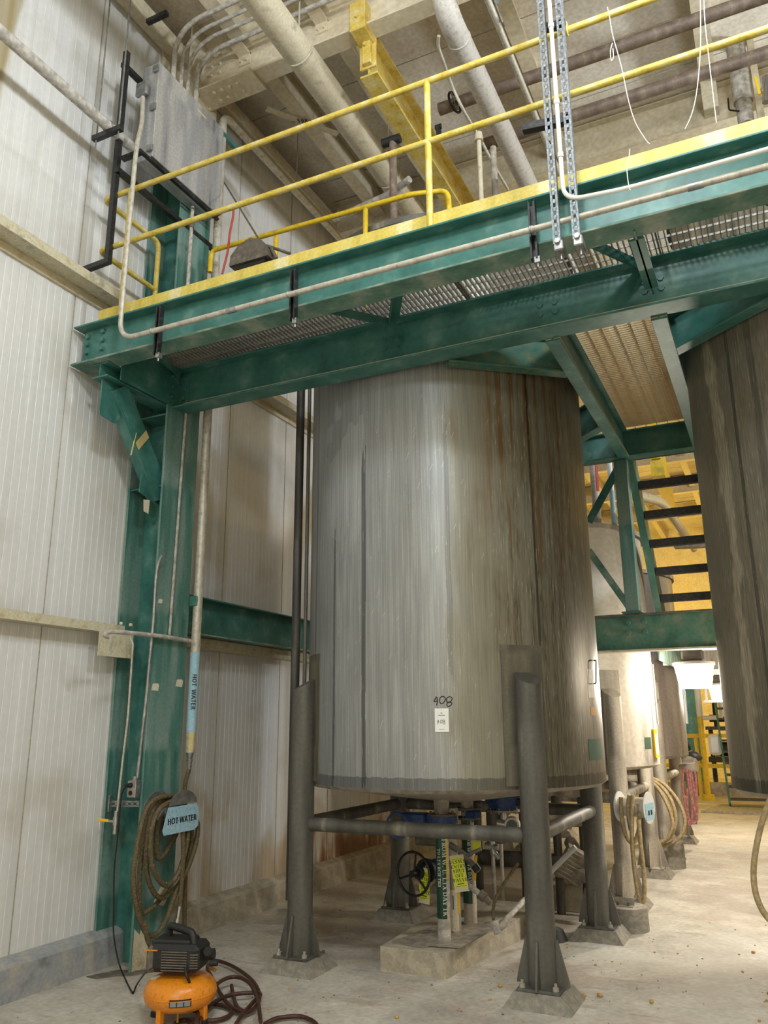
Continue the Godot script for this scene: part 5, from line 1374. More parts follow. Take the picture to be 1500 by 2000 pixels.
	var f := [
		[Vector3(-3.759, 0.03, -5.043), Vector3(-3.702, 0.03, -4.935), Vector3(-3.505, 0.03, -4.738), Vector3(-3.27, 0.03, -4.508), Vector3(-3.078, 0.03, -4.352), Vector3(-2.954, 0.03, -4.314), Vector3(-2.963, 0.03, -4.434), Vector3(-3.057, 0.03, -4.604), Vector3(-3.227, 0.03, -4.792), Vector3(-3.412, 0.03, -4.938), Vector3(-3.609, 0.03, -5.056), Vector3(-3.757, 0.03, -5.099)],
		[Vector3(-3.031, 0.06, -3.968), Vector3(-3.162, 0.06, -4.157), Vector3(-3.282, 0.06, -4.388), Vector3(-3.371, 0.06, -4.642), Vector3(-3.337, 0.06, -4.751), Vector3(-3.177, 0.06, -4.673), Vector3(-2.957, 0.06, -4.433), Vector3(-2.735, 0.06, -4.137)],
		[Vector3(-3.261, 0.02, -4.286), Vector3(-3.24, 0.02, -4.374), Vector3(-3.1, 0.02, -4.359), Vector3(-3.028, 0.02, -4.26), Vector3(-3.049, 0.02, -4.161), Vector3(-3.135, 0.02, -4.139), Vector3(-3.203, 0.02, -4.208)],
		[Vector3(-2.875, 0.04, -4.109), Vector3(-2.934, 0.04, -4.259), Vector3(-2.999, 0.04, -4.459), Vector3(-3.032, 0.04, -4.577), Vector3(-3.091, 0.04, -4.593), Vector3(-3.19, 0.04, -4.506), Vector3(-3.205, 0.04, -4.366), Vector3(-3.157, 0.04, -4.204), Vector3(-3.057, 0.04, -4.026)],
		[Vector3(-2.768, 0.02, -4.227), Vector3(-2.755, 0.02, -4.33), Vector3(-2.667, 0.02, -4.406), Vector3(-2.579, 0.02, -4.392), Vector3(-2.511, 0.02, -4.344), Vector3(-2.459, 0.02, -4.282)],
		[Vector3(-3.32, 0.03, -4.682), Vector3(-3.222, 0.03, -4.561), Vector3(-3.064, 0.03, -4.378), Vector3(-2.977, 0.03, -4.322)],
		[Vector3(-3.218, 0.02, -4.014), Vector3(-3.223, 0.02, -4.072), Vector3(-3.192, 0.02, -4.095), Vector3(-3.125, 0.02, -4.056)]]
	var k := 0
	for l in f:
		part(t, "coil", Geo.new().tube(smooth(l, 7, k == 0), 0.0115, 10, k == 0), M.hose_brown)
		k += 1

# ---- cabinet, conduits and hangers --------------------------------------
func cabinet() -> void:
	var t := thing("electrical_cabinet", "streaked stainless electrical cabinet hung high beside the column", "cabinet", Vector3(-4.09, 5.95, -4.56))
	part(t, "body", Geo.new().span(Vector3(-4.15, 5.95, -5.0), Vector3(-4.0, 6.86, -4.13), 0.004), M.enclosure)
	part(t, "door", Geo.new().span(Vector3(-4.0, 5.955, -4.995), Vector3(-3.975, 6.855, -4.125), 0.004), M.enclosure)
	for y in [6.03, 6.42, 6.79]:
		part(t, "clamp", Geo.new().span(Vector3(-4.03, y - 0.03, -4.125), Vector3(-3.97, y + 0.03, -4.105), 0.004), M.galvanized)
	part(t, "name_slot", Geo.new().span(Vector3(-3.976, 6.77, -4.74), Vector3(-3.9735, 6.785, -4.62)), M.tape)
	# conduit fitting on the cabinet's side, conduit down to and along the channel
	t = thing("channel_conduit", "pale conduit from the cabinet down and along the green channel", "conduit", Vector3(-3.93, 4.23, -3.9))
	part(t, "pipe", Geo.new().tube(bent([Vector3(-4.061, 6.487, -4.06), Vector3(-4.025, 6.225, -4.04), Vector3(-3.93, 5.86, -3.905), Vector3(-3.935, 4.25, -3.9), Vector3(2.6, 4.25, -3.9)], 0.16, 8), 0.0175, 12), M.conduit)
	part(t, "fitting", Geo.new().span(Vector3(-4.14, 6.551, -4.1) + Vector3(-0.015, -0.02, 0), Vector3(-4.048, 6.641, -4.06) + Vector3(0.015, 0.02, 0.0), 0.012), M.galvanized)
	for x in [-3.0, -0.13]:
		part(t, "coupling", Geo.new().cyl(Vector3(x, 4.25, -3.9), Vector3(x + 0.075, 4.25, -3.9), 0.0215, -1, 14), M.galvanized)
	var lab := ["short black strut clip at the left end of the channel", "short black strut clip in the middle of the channel", "short black strut clip left of the tall slotted struts"]
	var k := 0
	for x in [-3.636, -2.528, -0.953]:
		t = thing("strut_clip", lab[k], "strut", Vector3(x, 4.10, -3.93), "black strut clips on the channel")
		part(t, "channel", Geo.new().span(Vector3(x - 0.02, 4.10, -3.985), Vector3(x + 0.02, 4.455, -3.982)).span(Vector3(x - 0.02, 4.10, -3.982), Vector3(x - 0.0165, 4.47, -3.945)).span(Vector3(x + 0.0165, 4.10, -3.982), Vector3(x + 0.02, 4.475, -3.945)).span(Vector3(x - 0.0165, 4.10, -3.948), Vector3(x - 0.009, 4.46, -3.945)).span(Vector3(x + 0.009, 4.10, -3.948), Vector3(x + 0.0165, 4.46, -3.945)), M.black_strut)
		part(t, "pipe_clamp", Geo.new().torus(Vector3(x, 4.25, -3.9), Vector3.RIGHT, 0.019, 0.005, 16, 6).span(Vector3(x - 0.008, 4.26, -3.95), Vector3(x + 0.008, 4.29, -3.92)), M.galvanized)
		part(t, "beam_clamp", Geo.new().span(Vector3(x + 0.0, 4.075, -3.985), Vector3(x + 0.03, 4.11, -3.95)).cyl(Vector3(x + 0.015, 4.05, -3.965), Vector3(x + 0.015, 4.08, -3.965), 0.006, -1, 8), M.galvanized)
		k += 1
	lab = ["left of the two tall slotted struts rising past the rails", "right of the two tall slotted struts rising past the rails"]
	k = 0
	for x in [-0.805, -0.700]:
		t = thing("tall_strut", lab[k], "strut", Vector3(x, 4.08, -3.9), "tall slotted struts")
		slotted(t, Vector3(x, 4.10, -3.862), Vector3(x, 7.88, -3.862), Vector3.BACK, M.weathered_zinc)
		part(t, "beam_clamp", Geo.new().span(Vector3(x - 0.02, 4.06, -3.96), Vector3(x + 0.03, 4.12, -3.86), 0.006).cyl(Vector3(x + 0.005, 4.11, -3.865), Vector3(x + 0.005, 4.11, -3.845), 0.016, -1, 6), M.galvanized)
		part(t, "clamp_bolt", Geo.new().cyl(Vector3(x + 0.012, 4.02, -3.9), Vector3(x + 0.012, 4.07, -3.9), 0.006, -1, 8), M.galvanized)
		k += 1
	t = thing("cross_strut", "dark horizontal strut tying the two tall slotted struts", "strut", Vector3(-0.832, 4.897, -3.9))
	part(t, "rail", Geo.new().bar(Vector3(-0.96, 4.914, -3.9), Vector3(-0.685, 4.876, -3.9), 0.045, 0.045), M.black_strut)
	t = thing("rail_clamp", "dark strut and clamp holding the tall struts to the top rail", "clamp", Vector3(-0.735, 5.583, -3.95))
	part(t, "rail", Geo.new().bar(Vector3(-0.791, 5.579, -3.93), Vector3(-0.683, 5.563, -3.93), 0.04, 0.04), M.black_strut)
	part(t, "saddle", Geo.new().torus(Vector3(-0.691, 5.594, -4), Vector3.RIGHT, 0.035, 0.009, 18, 8), M.yellow)
	t = thing("white_cable", "white flexible conduit running down between the tall struts then right", "cable", Vector3(-0.75, 4.3, -3.86))
	part(t, "cable", Geo.new().tube(bent([Vector3(-0.752, 7.85, -3.86), Vector3(-0.752, 4.345, -3.86), Vector3(-0.42, 4.315, -3.86), Vector3(2.6, 4.325, -3.86)], 0.10, 8), 0.0125, 10), M.white_cable)
	for y in [4.62, 4.97, 5.5]:
		part(t, "coupling", Geo.new().cyl(Vector3(-0.752, y, -3.86), Vector3(-0.752, y + 0.03, -3.86), 0.017, -1, 10), M.white_cable)
	# strings tied on the rail
	lab = ["knotted white string hanging from the top rail to the conduit", "thin white string crossing the mid rail, left of the pair", "thin white string falling straight, right of the pair", "tail of white string tied on the white cable"]
	k = 0
	for l in [[Vector3(-0.447, 5.624, -3.985), Vector3(-0.44, 5.562, -3.985), Vector3(-0.433, 5.428, -3.985), Vector3(-0.415, 5.292, -3.985), Vector3(-0.398, 5.151, -3.985), Vector3(-0.384, 4.973, -3.985), Vector3(-0.359, 4.802, -3.985), Vector3(-0.312, 4.665, -3.985), Vector3(-0.295, 4.636, -3.985)], [Vector3(0.064, 5.647, -3.985), Vector3(0.043, 5.444, -3.985), Vector3(0.014, 5.148, -3.985), Vector3(-0.027, 4.898, -3.985), Vector3(-0.067, 4.75, -3.985), Vector3(-0.112, 4.663, -3.985)], [Vector3(0.079, 5.639, -3.985), Vector3(0.053, 5.335, -3.985), Vector3(0.047, 5.066, -3.985), Vector3(0.044, 4.837, -3.985), Vector3(0.042, 4.644, -3.985)], [Vector3(-0.386, 4.538, -3.85), Vector3(-0.396, 4.481, -3.85), Vector3(-0.41, 4.439, -3.85), Vector3(-0.411, 4.361, -3.85), Vector3(-0.408, 4.304, -3.85), Vector3(-0.402, 4.29, -3.85)]]:
		single("string", Geo.new().tube(smooth(l, 4), 0.0028, 6), M.cord_white, lab[k], "string", "strings tied to the rail")
		k += 1
	single("string", Geo.new().tube(smooth([Vector3(-0.438, 5.371, -3.99), Vector3(-0.453, 5.32, -3.99), Vector3(-0.453, 5.256, -3.99), Vector3(-0.44, 5.272, -3.99), Vector3(-0.438, 5.331, -3.99)], 4), 0.0028, 6), M.cord_white, "loose looped end of the knotted string", "string", "strings tied to the rail")
	# hanging pipe at the left with its trapeze
	var p: Vector3 = Vector3(-4.2, 6.112, -4.152)
	single("hanging_pipe", Geo.new().cyl(Vector3(-4.2, p.y, p.z), Vector3(-4.2, p.y, 5.0), 0.043, -1, 20), M.dusty_pipe, "dust-crusted pipe hung by wires along the left wall", "pipe")
	t = thing("pipe_trapeze", "short dark strut hung on two threaded rods under the dusty pipe", "hanger", Vector3(-4.2, p.y - 0.09, -3.8))
	var a: Vector3 = Vector3(-4.339, 6.062, -3.86)
	var b: Vector3 = Vector3(-4.051, 6.059, -3.86)
	part(t, "strut", Geo.new().bar(Vector3(a.x, p.y - 0.07, -3.86), Vector3(b.x, p.y - 0.07, -3.86), 0.041, 0.041), M.black_strut)
	for q in [a.x + 0.03, b.x - 0.03]:
		part(t, "threaded_rod", Geo.new().cyl(Vector3(q, p.y - 0.16, -3.86), Vector3(q, 7.9, -3.86), 0.0065, -1, 8), M.galvanized)
	part(t, "clamp", Geo.new().torus(Vector3(-4.2, p.y, -3.86), Vector3.BACK, 0.045, 0.006, 20, 6), M.galvanized)
	# black strut frame carrying the cabinet
	t = thing("cabinet_rack", "black strut frame carrying the cabinet beside the wall", "frame", Vector3(-4.2, 5.0, -4.0))
	part(t, "upright", Geo.new().bar(Vector3(-4.2, 4.98, -3.985), Vector3(-4.2, 6.92, -3.985), 0.041, 0.041), M.black_strut)
	part(t, "foot_arm", Geo.new().bar(Vector3(-4.2, 5.0, -3.985), Vector3(WALL + 0.02, 5.0, -4.0), 0.041, 0.041), M.black_strut)
	part(t, "lower_rail", Geo.new().bar(Vector3(-4.17, 5.78, -3.96), Vector3(-4.17, 5.78, -5.22), 0.041, 0.041), M.black_strut)
	part(t, "upper_rail", Geo.new().bar(Vector3(-4.22, 6.80, -3.97), Vector3(-4.22, 6.80, -4.7), 0.041, 0.041), M.black_strut)
	part(t, "shelf_arm", Geo.new().bar(Vector3(-4.19, 5.93, -4.03), Vector3(-3.99, 5.93, -4.03), 0.041, 0.03), M.black_strut)
	part(t, "shelf_rail", Geo.new().bar(Vector3(-4.0, 5.93, -4.05), Vector3(-4.0, 5.93, -5.0), 0.03, 0.02), M.black_strut)
	single("green_strut", Geo.new().bar(Vector3(-4.06, 6.90, -4.75), Vector3(-4.06, 6.90, -5.35), 0.041, 0.041), M.green, "green painted strut behind the cabinet's top right corner", "strut")
	# four conduits leaving the top of the cabinet
	lab = ["leftmost bent conduit leaving the cabinet top", "second bent conduit leaving the cabinet top", "third bent conduit leaving the cabinet top", "rightmost bent conduit leaving the cabinet top"]
	k = 0
	for q in [Vector3(-4.08, 6.959, -4.407), Vector3(-4.08, 6.973, -4.506), Vector3(-4.08, 6.991, -4.594), Vector3(-4.08, 6.991, -4.707)]:
		var top := 7.50 - 0.015 * k
		single("bent_conduit", Geo.new().tube(bent([Vector3(-4.08, 6.86, q.z), Vector3(-4.08, top, q.z), Vector3(-1.95, top, q.z)], 0.30, 10), 0.0215 if k in [0, 3] else 0.0165, 12), M.dusty_pipe, lab[k], "conduit", "conduits over the cabinet")
		k += 1
	t = thing("drop_conduit", "thin grey conduit below the cabinet with wire clamps", "conduit", Vector3(-4.10, 4.57, -4.78))
	part(t, "pipe", Geo.new().cyl(Vector3(-4.10, 4.57, -4.78), Vector3(-4.10, 5.95, -4.78), 0.016, -1, 10), M.dusty_pipe)
	part(t, "clamp", Geo.new().cyl(Vector3(-4.10, 5.74, -4.78), Vector3(-4.10, 5.82, -4.78), 0.024, -1, 8), M.hood_grey)
	single("red_hose", Geo.new().tube(smooth([Vector3(-4.0, 5.96, -4.99)] + [Vector3(-3.743, 5.922, -4.88), Vector3(-3.741, 5.881, -4.88), Vector3(-3.742, 5.796, -4.88), Vector3(-3.766, 5.654, -4.88), Vector3(-3.779, 5.486, -4.88), Vector3(-3.804, 5.371, -4.88), Vector3(-3.825, 5.28, -4.88)], 5), 0.010, 8), M.red_cable, "thin red hose dropping behind the toe plate", "hose")
	t = thing("motor_guard", "dark grey half-round motor guard standing on the platform", "guard", Vector3(-3.372, 5.084, -4.62))
	var poly := []
	for q in [Vector3(-3.544, 5.12, -4.6), Vector3(-3.534, 5.209, -4.6), Vector3(-3.459, 5.289, -4.6), Vector3(-3.354, 5.322, -4.6), Vector3(-3.256, 5.284, -4.6), Vector3(-3.196, 5.195, -4.6), Vector3(-3.179, 5.118, -4.6)]:
		poly.append(Vector2(q.x, q.y))
	part(t, "cover", Geo.new().prism(poly, Vector3(0, 0, -4.75), Vector3.RIGHT, Vector3.UP, Vector3(0, 0, 0.15)), M.hood_grey)
	part(t, "stand", Geo.new().span(Vector3(-3.45, 4.567, -4.73), Vector3(-3.22, 5.12, -4.62)), M.black_plastic)
	part(t, "shaft", Geo.new().cyl(Vector3(-3.242, 5.264, -4.68), Vector3(-3.03, 5.135, -4.68), 0.012, -1, 10), M.hood_grey)
	part(t, "stay", Geo.new().cyl(Vector3(-3.189, 5.214, -4.66), Vector3(-3.138, 5.11, -4.66), 0.014, -1, 8), M.hood_grey)
	single("tie_rope", Geo.new().cyl(Vector3(-4.155, 6.564, -5.206), Vector3(-3.356, 5.385, -4.72), 0.008, -1, 6), M.hood_grey, "grey tie rod slanting from the cabinet to the motor guard", "rod")

# ---- under the roof ------------------------------------------------------
func roof_things() -> void:
	var t := thing("sprinkler_main", "fat beige pipe under the roof left of the yellow hoist beam", "pipe", Vector3(-2.96, 6.82, -3.0))
	part(t, "pipe", Geo.new().cyl(Vector3(-2.96, 6.95, 3.0), Vector3(-2.96, 6.95, -11.0), 0.125, -1, 28), M.old_pipe)
	for z in [-4.62, -6.35]:
		part(t, "hanger_ring", Geo.new().torus(Vector3(-2.96, 6.95, z), Vector3.BACK, 0.128, 0.008, 28, 6), M.old_pipe)
		part(t, "hanger_rod", Geo.new().cyl(Vector3(-2.96, 7.08, z), Vector3(-2.96, 7.9, z), 0.008, -1, 8).span(Vector3(-2.98, 7.06, z - 0.01), Vector3(-2.94, 7.14, z + 0.01)), M.wire)
	part(t, "coupling", Geo.new().cyl(Vector3(-2.96, 6.95, -6.5), Vector3(-2.96, 6.95, -6.62), 0.135, -1, 28), M.old_pipe)
	t = thing("lagged_pipe", "white lagged pipe with elbow right of the yellow hoist beam", "pipe", Vector3(-1.72, 6.8, -6.0))
	part(t, "pipe", Geo.new().tube(bent([Vector3(-1.72, 7.88, -4.70), Vector3(-1.72, 6.92, -4.70), Vector3(-1.72, 6.92, -11.0)], 0.24, 10), 0.094, 20), M.lagging)
	part(t, "seam", Geo.new().torus(Vector3(-1.72, 6.92, -5.05), Vector3.BACK, 0.094, 0.006, 20, 6), M.lagging)
	single("thin_roof_pipe", Geo.new().cyl(Vector3(-1.39, 6.9, -4.2), Vector3(-1.39, 6.9, -11.0), 0.026, -1, 12), M.conduit, "thin beige pipe just right of the lagged pipe", "pipe")
	single("tracer_tube", Geo.new().tube(smooth([Vector3(-1.828, 6.85, -4.884), Vector3(-1.869, 6.85, -4.974), Vector3(-1.889, 6.85, -5.136), Vector3(-1.918, 6.85, -5.396)] + [Vector3(-1.875, 6.7, -5.554), Vector3(-1.862, 6.7, -5.929)] + [Vector3(-1.826, 6.6, -6.185), Vector3(-1.813, 6.6, -6.617)], 4), 0.014, 8), M.conduit, "thin pale tube looping from the lagged elbow", "tube")
	t = thing("drop_pipe", "thin beige drop pipe behind the toe plate right of hoist beam", "pipe", Vector3(Vector3(-1.784, 5.864, -5.6).x, 4.6, -5.6))
	var d: Vector3 = Vector3(-1.763, 6.409, -5.6)
	part(t, "pipe", Geo.new().cyl(Vector3(d.x, 4.6, -5.6), Vector3(d.x, d.y + 0.03, -5.6), 0.02, -1, 10), M.old_pipe)
	part(t, "cap", Geo.new().cyl(Vector3(d.x, d.y - 0.03, -5.6), Vector3(d.x, d.y + 0.05, -5.6), 0.04, 0.03, 12), M.old_pipe)
	d = Vector3(-1.642, 6.274, -5.6)
	t = thing("vent_pipe", "grey and pale blue vent pipe right of the thin drop pipe", "pipe", Vector3(d.x, 4.6, -5.6))
	part(t, "pipe", Geo.new().cyl(Vector3(d.x, 5.95, -5.6), Vector3(d.x, d.y, -5.6), 0.026, -1, 12), M.sheet_metal)
	part(t, "grey_band", Geo.new().cyl(Vector3(d.x, 5.72, -5.6), Vector3(d.x, 5.95, -5.6), 0.0275, -1, 12), M.hood_grey)
	part(t, "blue_band", Geo.new().cyl(Vector3(d.x, 4.6, -5.6), Vector3(d.x, 5.72, -5.6), 0.0265, -1, 12), M.blue_pale)
	# yellow hoist beam hung from the roof beam
	t = thing("hoist_beam", "yellow hoist beam hung under the roof running over the tanks", "beam", Vector3(-2.5, 6.84, -7.5))
	ibeam(t, Vector3(-2.5, 7.03, -4.99), Vector3(-2.5, 7.03, -11.0), 0.38, 0.165, 0.018, 0.012, M.hoist_yellow)
	part(t, "end_plate", Geo.new().span(Vector3(-2.575, 6.90, -4.99), Vector3(-2.425, 7.20, -4.975)), M.hoist_yellow)
	part(t, "hanger", Geo.new().span(Vector3(-2.58, 7.13, -5.02), Vector3(-2.43, 7.42, -4.78), 0.01).span(Vector3(-2.535, 6.92, -4.975), Vector3(-2.455, 7.2, -4.93), 0.006), M.hoist_yellow)
	part(t, "clamp_bolt", Geo.new().bolt(Vector3(-2.5, 7.10, -4.93), Vector3.BACK, 0.02, 0.02).bolt(Vector3(-2.5, 7.25, -4.78), Vector3.BACK, 0.02, 0.02), M.hoist_yellow)
	# brown cross pipes
	t = thing("cross_pipe", "upper brown pipe crossing under the roof with a black handwheel", "pipe", Vector3(0, 7.2, -6.1))
	part(t, "pipe", Geo.new().cyl(Vector3(-2.3, 7.3, -6.1), Vector3(6.9, 7.3, -6.1), 0.058, -1, 18), M.brown_pipe)
	var hw: Vector3 = Vector3(-2.108, 7.226, -6)
	part(t, "handwheel", Geo.new().torus(hw, Vector3(1, 0.05, 0.25).normalized(), 0.095, 0.012, 28, 8), M.black)
	part(t, "wheel_stem", Geo.new().cyl(hw, Vector3(hw.x + 0.02, 7.3, -6.1), 0.02, -1, 8), M.black_plastic)
	for k in 3:
		var q := TAU * k / 3.0 + 0.4
		part(t, "spoke", Geo.new().cyl(hw, hw + Vector3(0, sin(q), cos(q)) * 0.095, 0.007, -1, 6), M.hood_grey)
	single("cross_pipe", Geo.new().cyl(Vector3(-2.0, 7.02, -6.42), Vector3(6.9, 7.06, -6.42), 0.058, -1, 18), M.brown_pipe, "lower brown-grey pipe crossing under the roof", "pipe")
	single("beam_clamp", Geo.new().bar(Vector3(-2.012, 6.386, -5.3), Vector3(-2.006, 6.284, -5.3), 0.05, 0.03).bar(Vector3(-2.04, 6.386, -5.3), Vector3(-1.985, 6.386, -5.3), 0.02, 0.04), M.black, "small black clamp on the right of the hoist beam", "clamp")
	single("slotted_bracket", Geo.new().bar(Vector3(-1.397, 7.109, -5), Vector3(-1.334, 6.843, -5), 0.05, 0.01).bar(Vector3(-1.374, 7.249, -5), Vector3(-1.398, 7.085, -5), 0.06, 0.05), M.galvanized, "slotted bracket hanging at the top of the photo", "bracket")
	single("roof_bracket", Geo.new().bar(Vector3(-4.30, 7.54, -4.28), Vector3(-4.08, 7.54, -4.28), 0.04, 0.04), M.black_strut, "black bracket under the eave above the cabinet", "bracket")
	# right-hand vertical duct and post
	var r: Vector3 = Vector3(0.326, 7.234, -7.2)
	single("down_pipe", Geo.new().cyl(Vector3(r.x, r.y, -7.2), Vector3(r.x, 7.9, -7.2), 0.085, -1, 20).cyl(Vector3(r.x, r.y - 0.25, -7.2), Vector3(r.x, r.y, -7.2), 0.07, -1, 20), M.dusty_pipe, "dusty vertical down pipe at the upper right", "pipe")
	single("hanger_post", Geo.new().span(Vector3(r.x + 0.10, r.y - 0.5, -7.28), Vector3(r.x + 0.16, 7.9, -7.2)), M.beige, "beige hanger post right of the dusty down pipe", "post")
	t = thing("lever_valve", "chrome valve with yellow lever at the upper right edge", "valve", Vector3(0.443, 6.76, -6.6))
	part(t, "body", Geo.new().cyl(Vector3(0.441, 6.813, -6.6), Vector3(0.506, 6.892, -6.6), 0.022, -1, 10).cyl(Vector3(0.468, 6.698, -6.6), Vector3(0.497, 6.949, -6.6), 0.03, -1, 12), M.chrome)
	part(t, "lever", Geo.new().bar(Vector3(0.413, 6.941, -6.55), Vector3(0.428, 6.757, -6.55), 0.012, 0.02), M.yellow_label)
	single("small_hook", Geo.new().tube(bent([Vector3(0.201, 7.289, -7.15), Vector3(0.196, 7.159, -7.15), Vector3(0.284, 7.114, -7.15)], 0.02), 0.008, 6), M.black, "small black hook left of the dusty down pipe", "hook")
	# beige brace lettered in marker beyond the roof beam
	t = thing("flange_brace", "beige flange brace marked C S98 under the roof", "brace", Vector3(-3.3, 7.2, -5.6))
	part(t, "strap", Geo.new().bar(Vector3(-3.948, 7.553, -5.6), Vector3(-3.48, 7.553, -6.23), 0.07, 0.01), M.beige)
	words(t, "C S98", Vector3(-3.734, 7.545, -5.882), Vector3(0.9, -0.1, -0.35), Vector3(0.35, 0, 0.9), 0.05, M.ink, "Droid Sans", false, 0.004)
	single("sway_brace", Geo.new().cyl(Vector3(-3.158, 7.388, -6.3), Vector3(-2.87, 7.199, -6.3), 0.03, 0.022, 10), M.old_pipe, "short beige sway brace beside the fat beige pipe", "brace")
	single("branch_pipe", Geo.new().tube(bent([Vector3(-3.637, 6.72, -6.44), Vector3(-2.946, 6.72, -6.329), Vector3(-2.667, 6.72, -6.205)], 0.1), 0.035, 12), M.dusty_pipe, "dusty branch pipe crossing behind the second guard rail", "pipe")

# ---- row of tanks, hoses and the far bay --------------------------------
func back_row() -> void:
	var c: Vector3 = Vector3(-1.39, 0.877, -7.95)
	var t := thing("hose_rack", "white drum hose rack with pale blue plate on pale tank leg", "hose hanger", c - Vector3(0, 0.12, 0))
	var ax := Vector3(0.97, 0, 0.22).normalized()
	part(t, "drum", Geo.new().cyl(c - ax * 0.05, c + ax * 0.21, 0.085, -1, 24), M.tank_pale)
	part(t, "back_plate", Geo.new().cyl(c - ax * 0.06, c - ax * 0.05, 0.13, -1, 24), M.white_plastic)
	part(t, "front_plate", Geo.new().cyl(c + ax * 0.21, c + ax * 0.218, 0.135, -1, 28), M.white_plastic)
	part(t, "sign", Geo.new().box(c + ax * 0.221 - Vector3(0, 0.03, 0), Vector3(0.003, 0.14, 0.2), Basis(ax, Vector3.UP, ax.cross(Vector3.UP))), M.blue_sign)
	for q in [-0.03, 0.03]:
		part(t, "faded_mark", Geo.new().box(c + ax * 0.2235 + Vector3.UP.cross(ax) * q - Vector3(0, 0.04, 0), Vector3(0.002, 0.04, 0.03), Basis(ax, Vector3.UP, ax.cross(Vector3.UP))), M.ink)
	t = thing("water_hose", "tan hose looped over the white drum rack", "hose", Vector3(c.x + 0.1, 0.1, c.z))
	for l in [[Vector3(-1.407, 0.964, -7.85), Vector3(-1.414, 0.82, -7.85), Vector3(-1.392, 0.65, -7.85), Vector3(-1.336, 0.58, -7.85), Vector3(-1.285, 0.663, -7.85), Vector3(-1.262, 0.783, -7.85), Vector3(-1.26, 0.912, -7.85)], [Vector3(-1.328, 0.985, -7.82), Vector3(-1.345, 0.89, -7.82), Vector3(-1.349, 0.791, -7.82)], [Vector3(-1.294, 0.988, -7.8), Vector3(-1.32, 0.786, -7.8), Vector3(-1.333, 0.574, -7.8), Vector3(-1.33, 0.345, -7.8), Vector3(-1.308, 0.142, -7.8), Vector3(-1.285, 0.107, -7.8), Vector3(-1.262, 0.186, -7.8), Vector3(-1.255, 0.412, -7.8), Vector3(-1.263, 0.619, -7.8), Vector3(-1.262, 0.788, -7.8)]]:
		part(t, "coil", Geo.new().tube(smooth(l, 6), 0.019, 10), M.hose_tan)
	part(t, "nozzle", Geo.new().cyl(Vector3(-1.349, 0.791, -7.82), Vector3(-1.344, 0.689, -7.82), 0.02, 0.014, 10), M.chrome)
	t = thing("water_hose", "tan hose hung in wide loops beside the concrete stub", "hose", Vector3(-1.35, 0.35, -10.3))
	for l in [[Vector3(-1.514, 0.996, -10.2), Vector3(-1.374, 0.909, -10.2), Vector3(-1.266, 0.745, -10.2), Vector3(-1.24, 0.554, -10.2), Vector3(-1.299, 0.389, -10.2), Vector3(-1.43, 0.285, -10.2), Vector3(-1.53, 0.296, -10.2)], [Vector3(-1.521, 1.004, -10.25), Vector3(-1.35, 0.934, -10.25), Vector3(-1.2, 0.743, -10.25), Vector3(-1.147, 0.542, -10.25), Vector3(-1.207, 0.377, -10.25), Vector3(-1.355, 0.272, -10.25), Vector3(-1.507, 0.253, -10.25)], [Vector3(-1.508, 0.988, -10.15), Vector3(-1.398, 0.884, -10.15), Vector3(-1.304, 0.693, -10.15), Vector3(-1.273, 0.493, -10.15), Vector3(-1.364, 0.338, -10.15), Vector3(-1.502, 0.277, -10.15)]]:
		part(t, "coil", Geo.new().tube(smooth(l, 6), 0.02, 10), M.hose_tan)
	t = thing("water_hose", "faded red hose hung in loops on the third tank's leg", "hose", Vector3(-1.4, 0.4, -13.0))
	for l in [[Vector3(-1.321, 1.014, -12.2), Vector3(-1.353, 0.747, -12.2), Vector3(-1.332, 0.42, -12.2), Vector3(-1.313, 0.279, -12.2), Vector3(-1.266, 0.423, -12.2), Vector3(-1.247, 0.75, -12.2), Vector3(-1.248, 1.015, -12.2)], [Vector3(-1.281, 1.014, -12.2), Vector3(-1.267, 0.749, -12.2), Vector3(-1.224, 0.457, -12.2), Vector3(-1.208, 0.36, -12.2), Vector3(-1.278, 0.306, -12.2), Vector3(-1.319, 0.421, -12.2), Vector3(-1.3, 0.749, -12.2)], [Vector3(-1.233, 1.028, -12.2), Vector3(-1.208, 0.751, -12.2), Vector3(-1.195, 0.49, -12.2), Vector3(-1.221, 0.36, -12.2)], [Vector3(-1.181, 1.029, -12.2), Vector3(-1.175, 0.817, -12.2), Vector3(-1.195, 0.555, -12.2)]]:
		part(t, "coil", Geo.new().tube(smooth(l, 6), 0.015, 10), M.hose_red)
	part(t, "hook", Geo.new().cyl(Vector3(-1.365, 1.008, -12.3), Vector3(-1.154, 1.029, -12.2), 0.06, -1, 14), M.tank_pale)
	var k := Vector3(-1.40, 0, -10.5)
	single("concrete_stub", Geo.new().cyl(k, k + Vector3(0, 0.28, 0), 0.19, 0.185, 28), M.grout, "rough round concrete stub under the tan hose loops", "stub")
	single("water_hose", Geo.new().tube(smooth([Vector3(-0.1, 1.228, -5.3), Vector3(-0.14, 1.153, -5.3), Vector3(-0.186, 1.048, -5.3), Vector3(-0.227, 0.924, -5.3), Vector3(-0.254, 0.803, -5.3), Vector3(-0.258, 0.697, -5.3), Vector3(-0.239, 0.615, -5.3), Vector3(-0.204, 0.558, -5.3), Vector3(-0.161, 0.534, -5.3)], 6), 0.017, 10), M.hose_tan, "tan hose sagging into view at the right edge", "hose")
	# pipes down to the second tank
	t = thing("drop_pipe", "white drop pipe with red label seen above the second tank", "pipe", Vector3(Vector3(-1.528, 4.044, -8.4).x, 3.6, -8.4))
	var p: Vector3 = Vector3(-1.528, 4.044, -8.4)
	part(t, "pipe", Geo.new().cyl(Vector3(p.x, 3.6, -8.4), Vector3(p.x, 5.4, -8.4), 0.042, -1, 14), M.lagging)
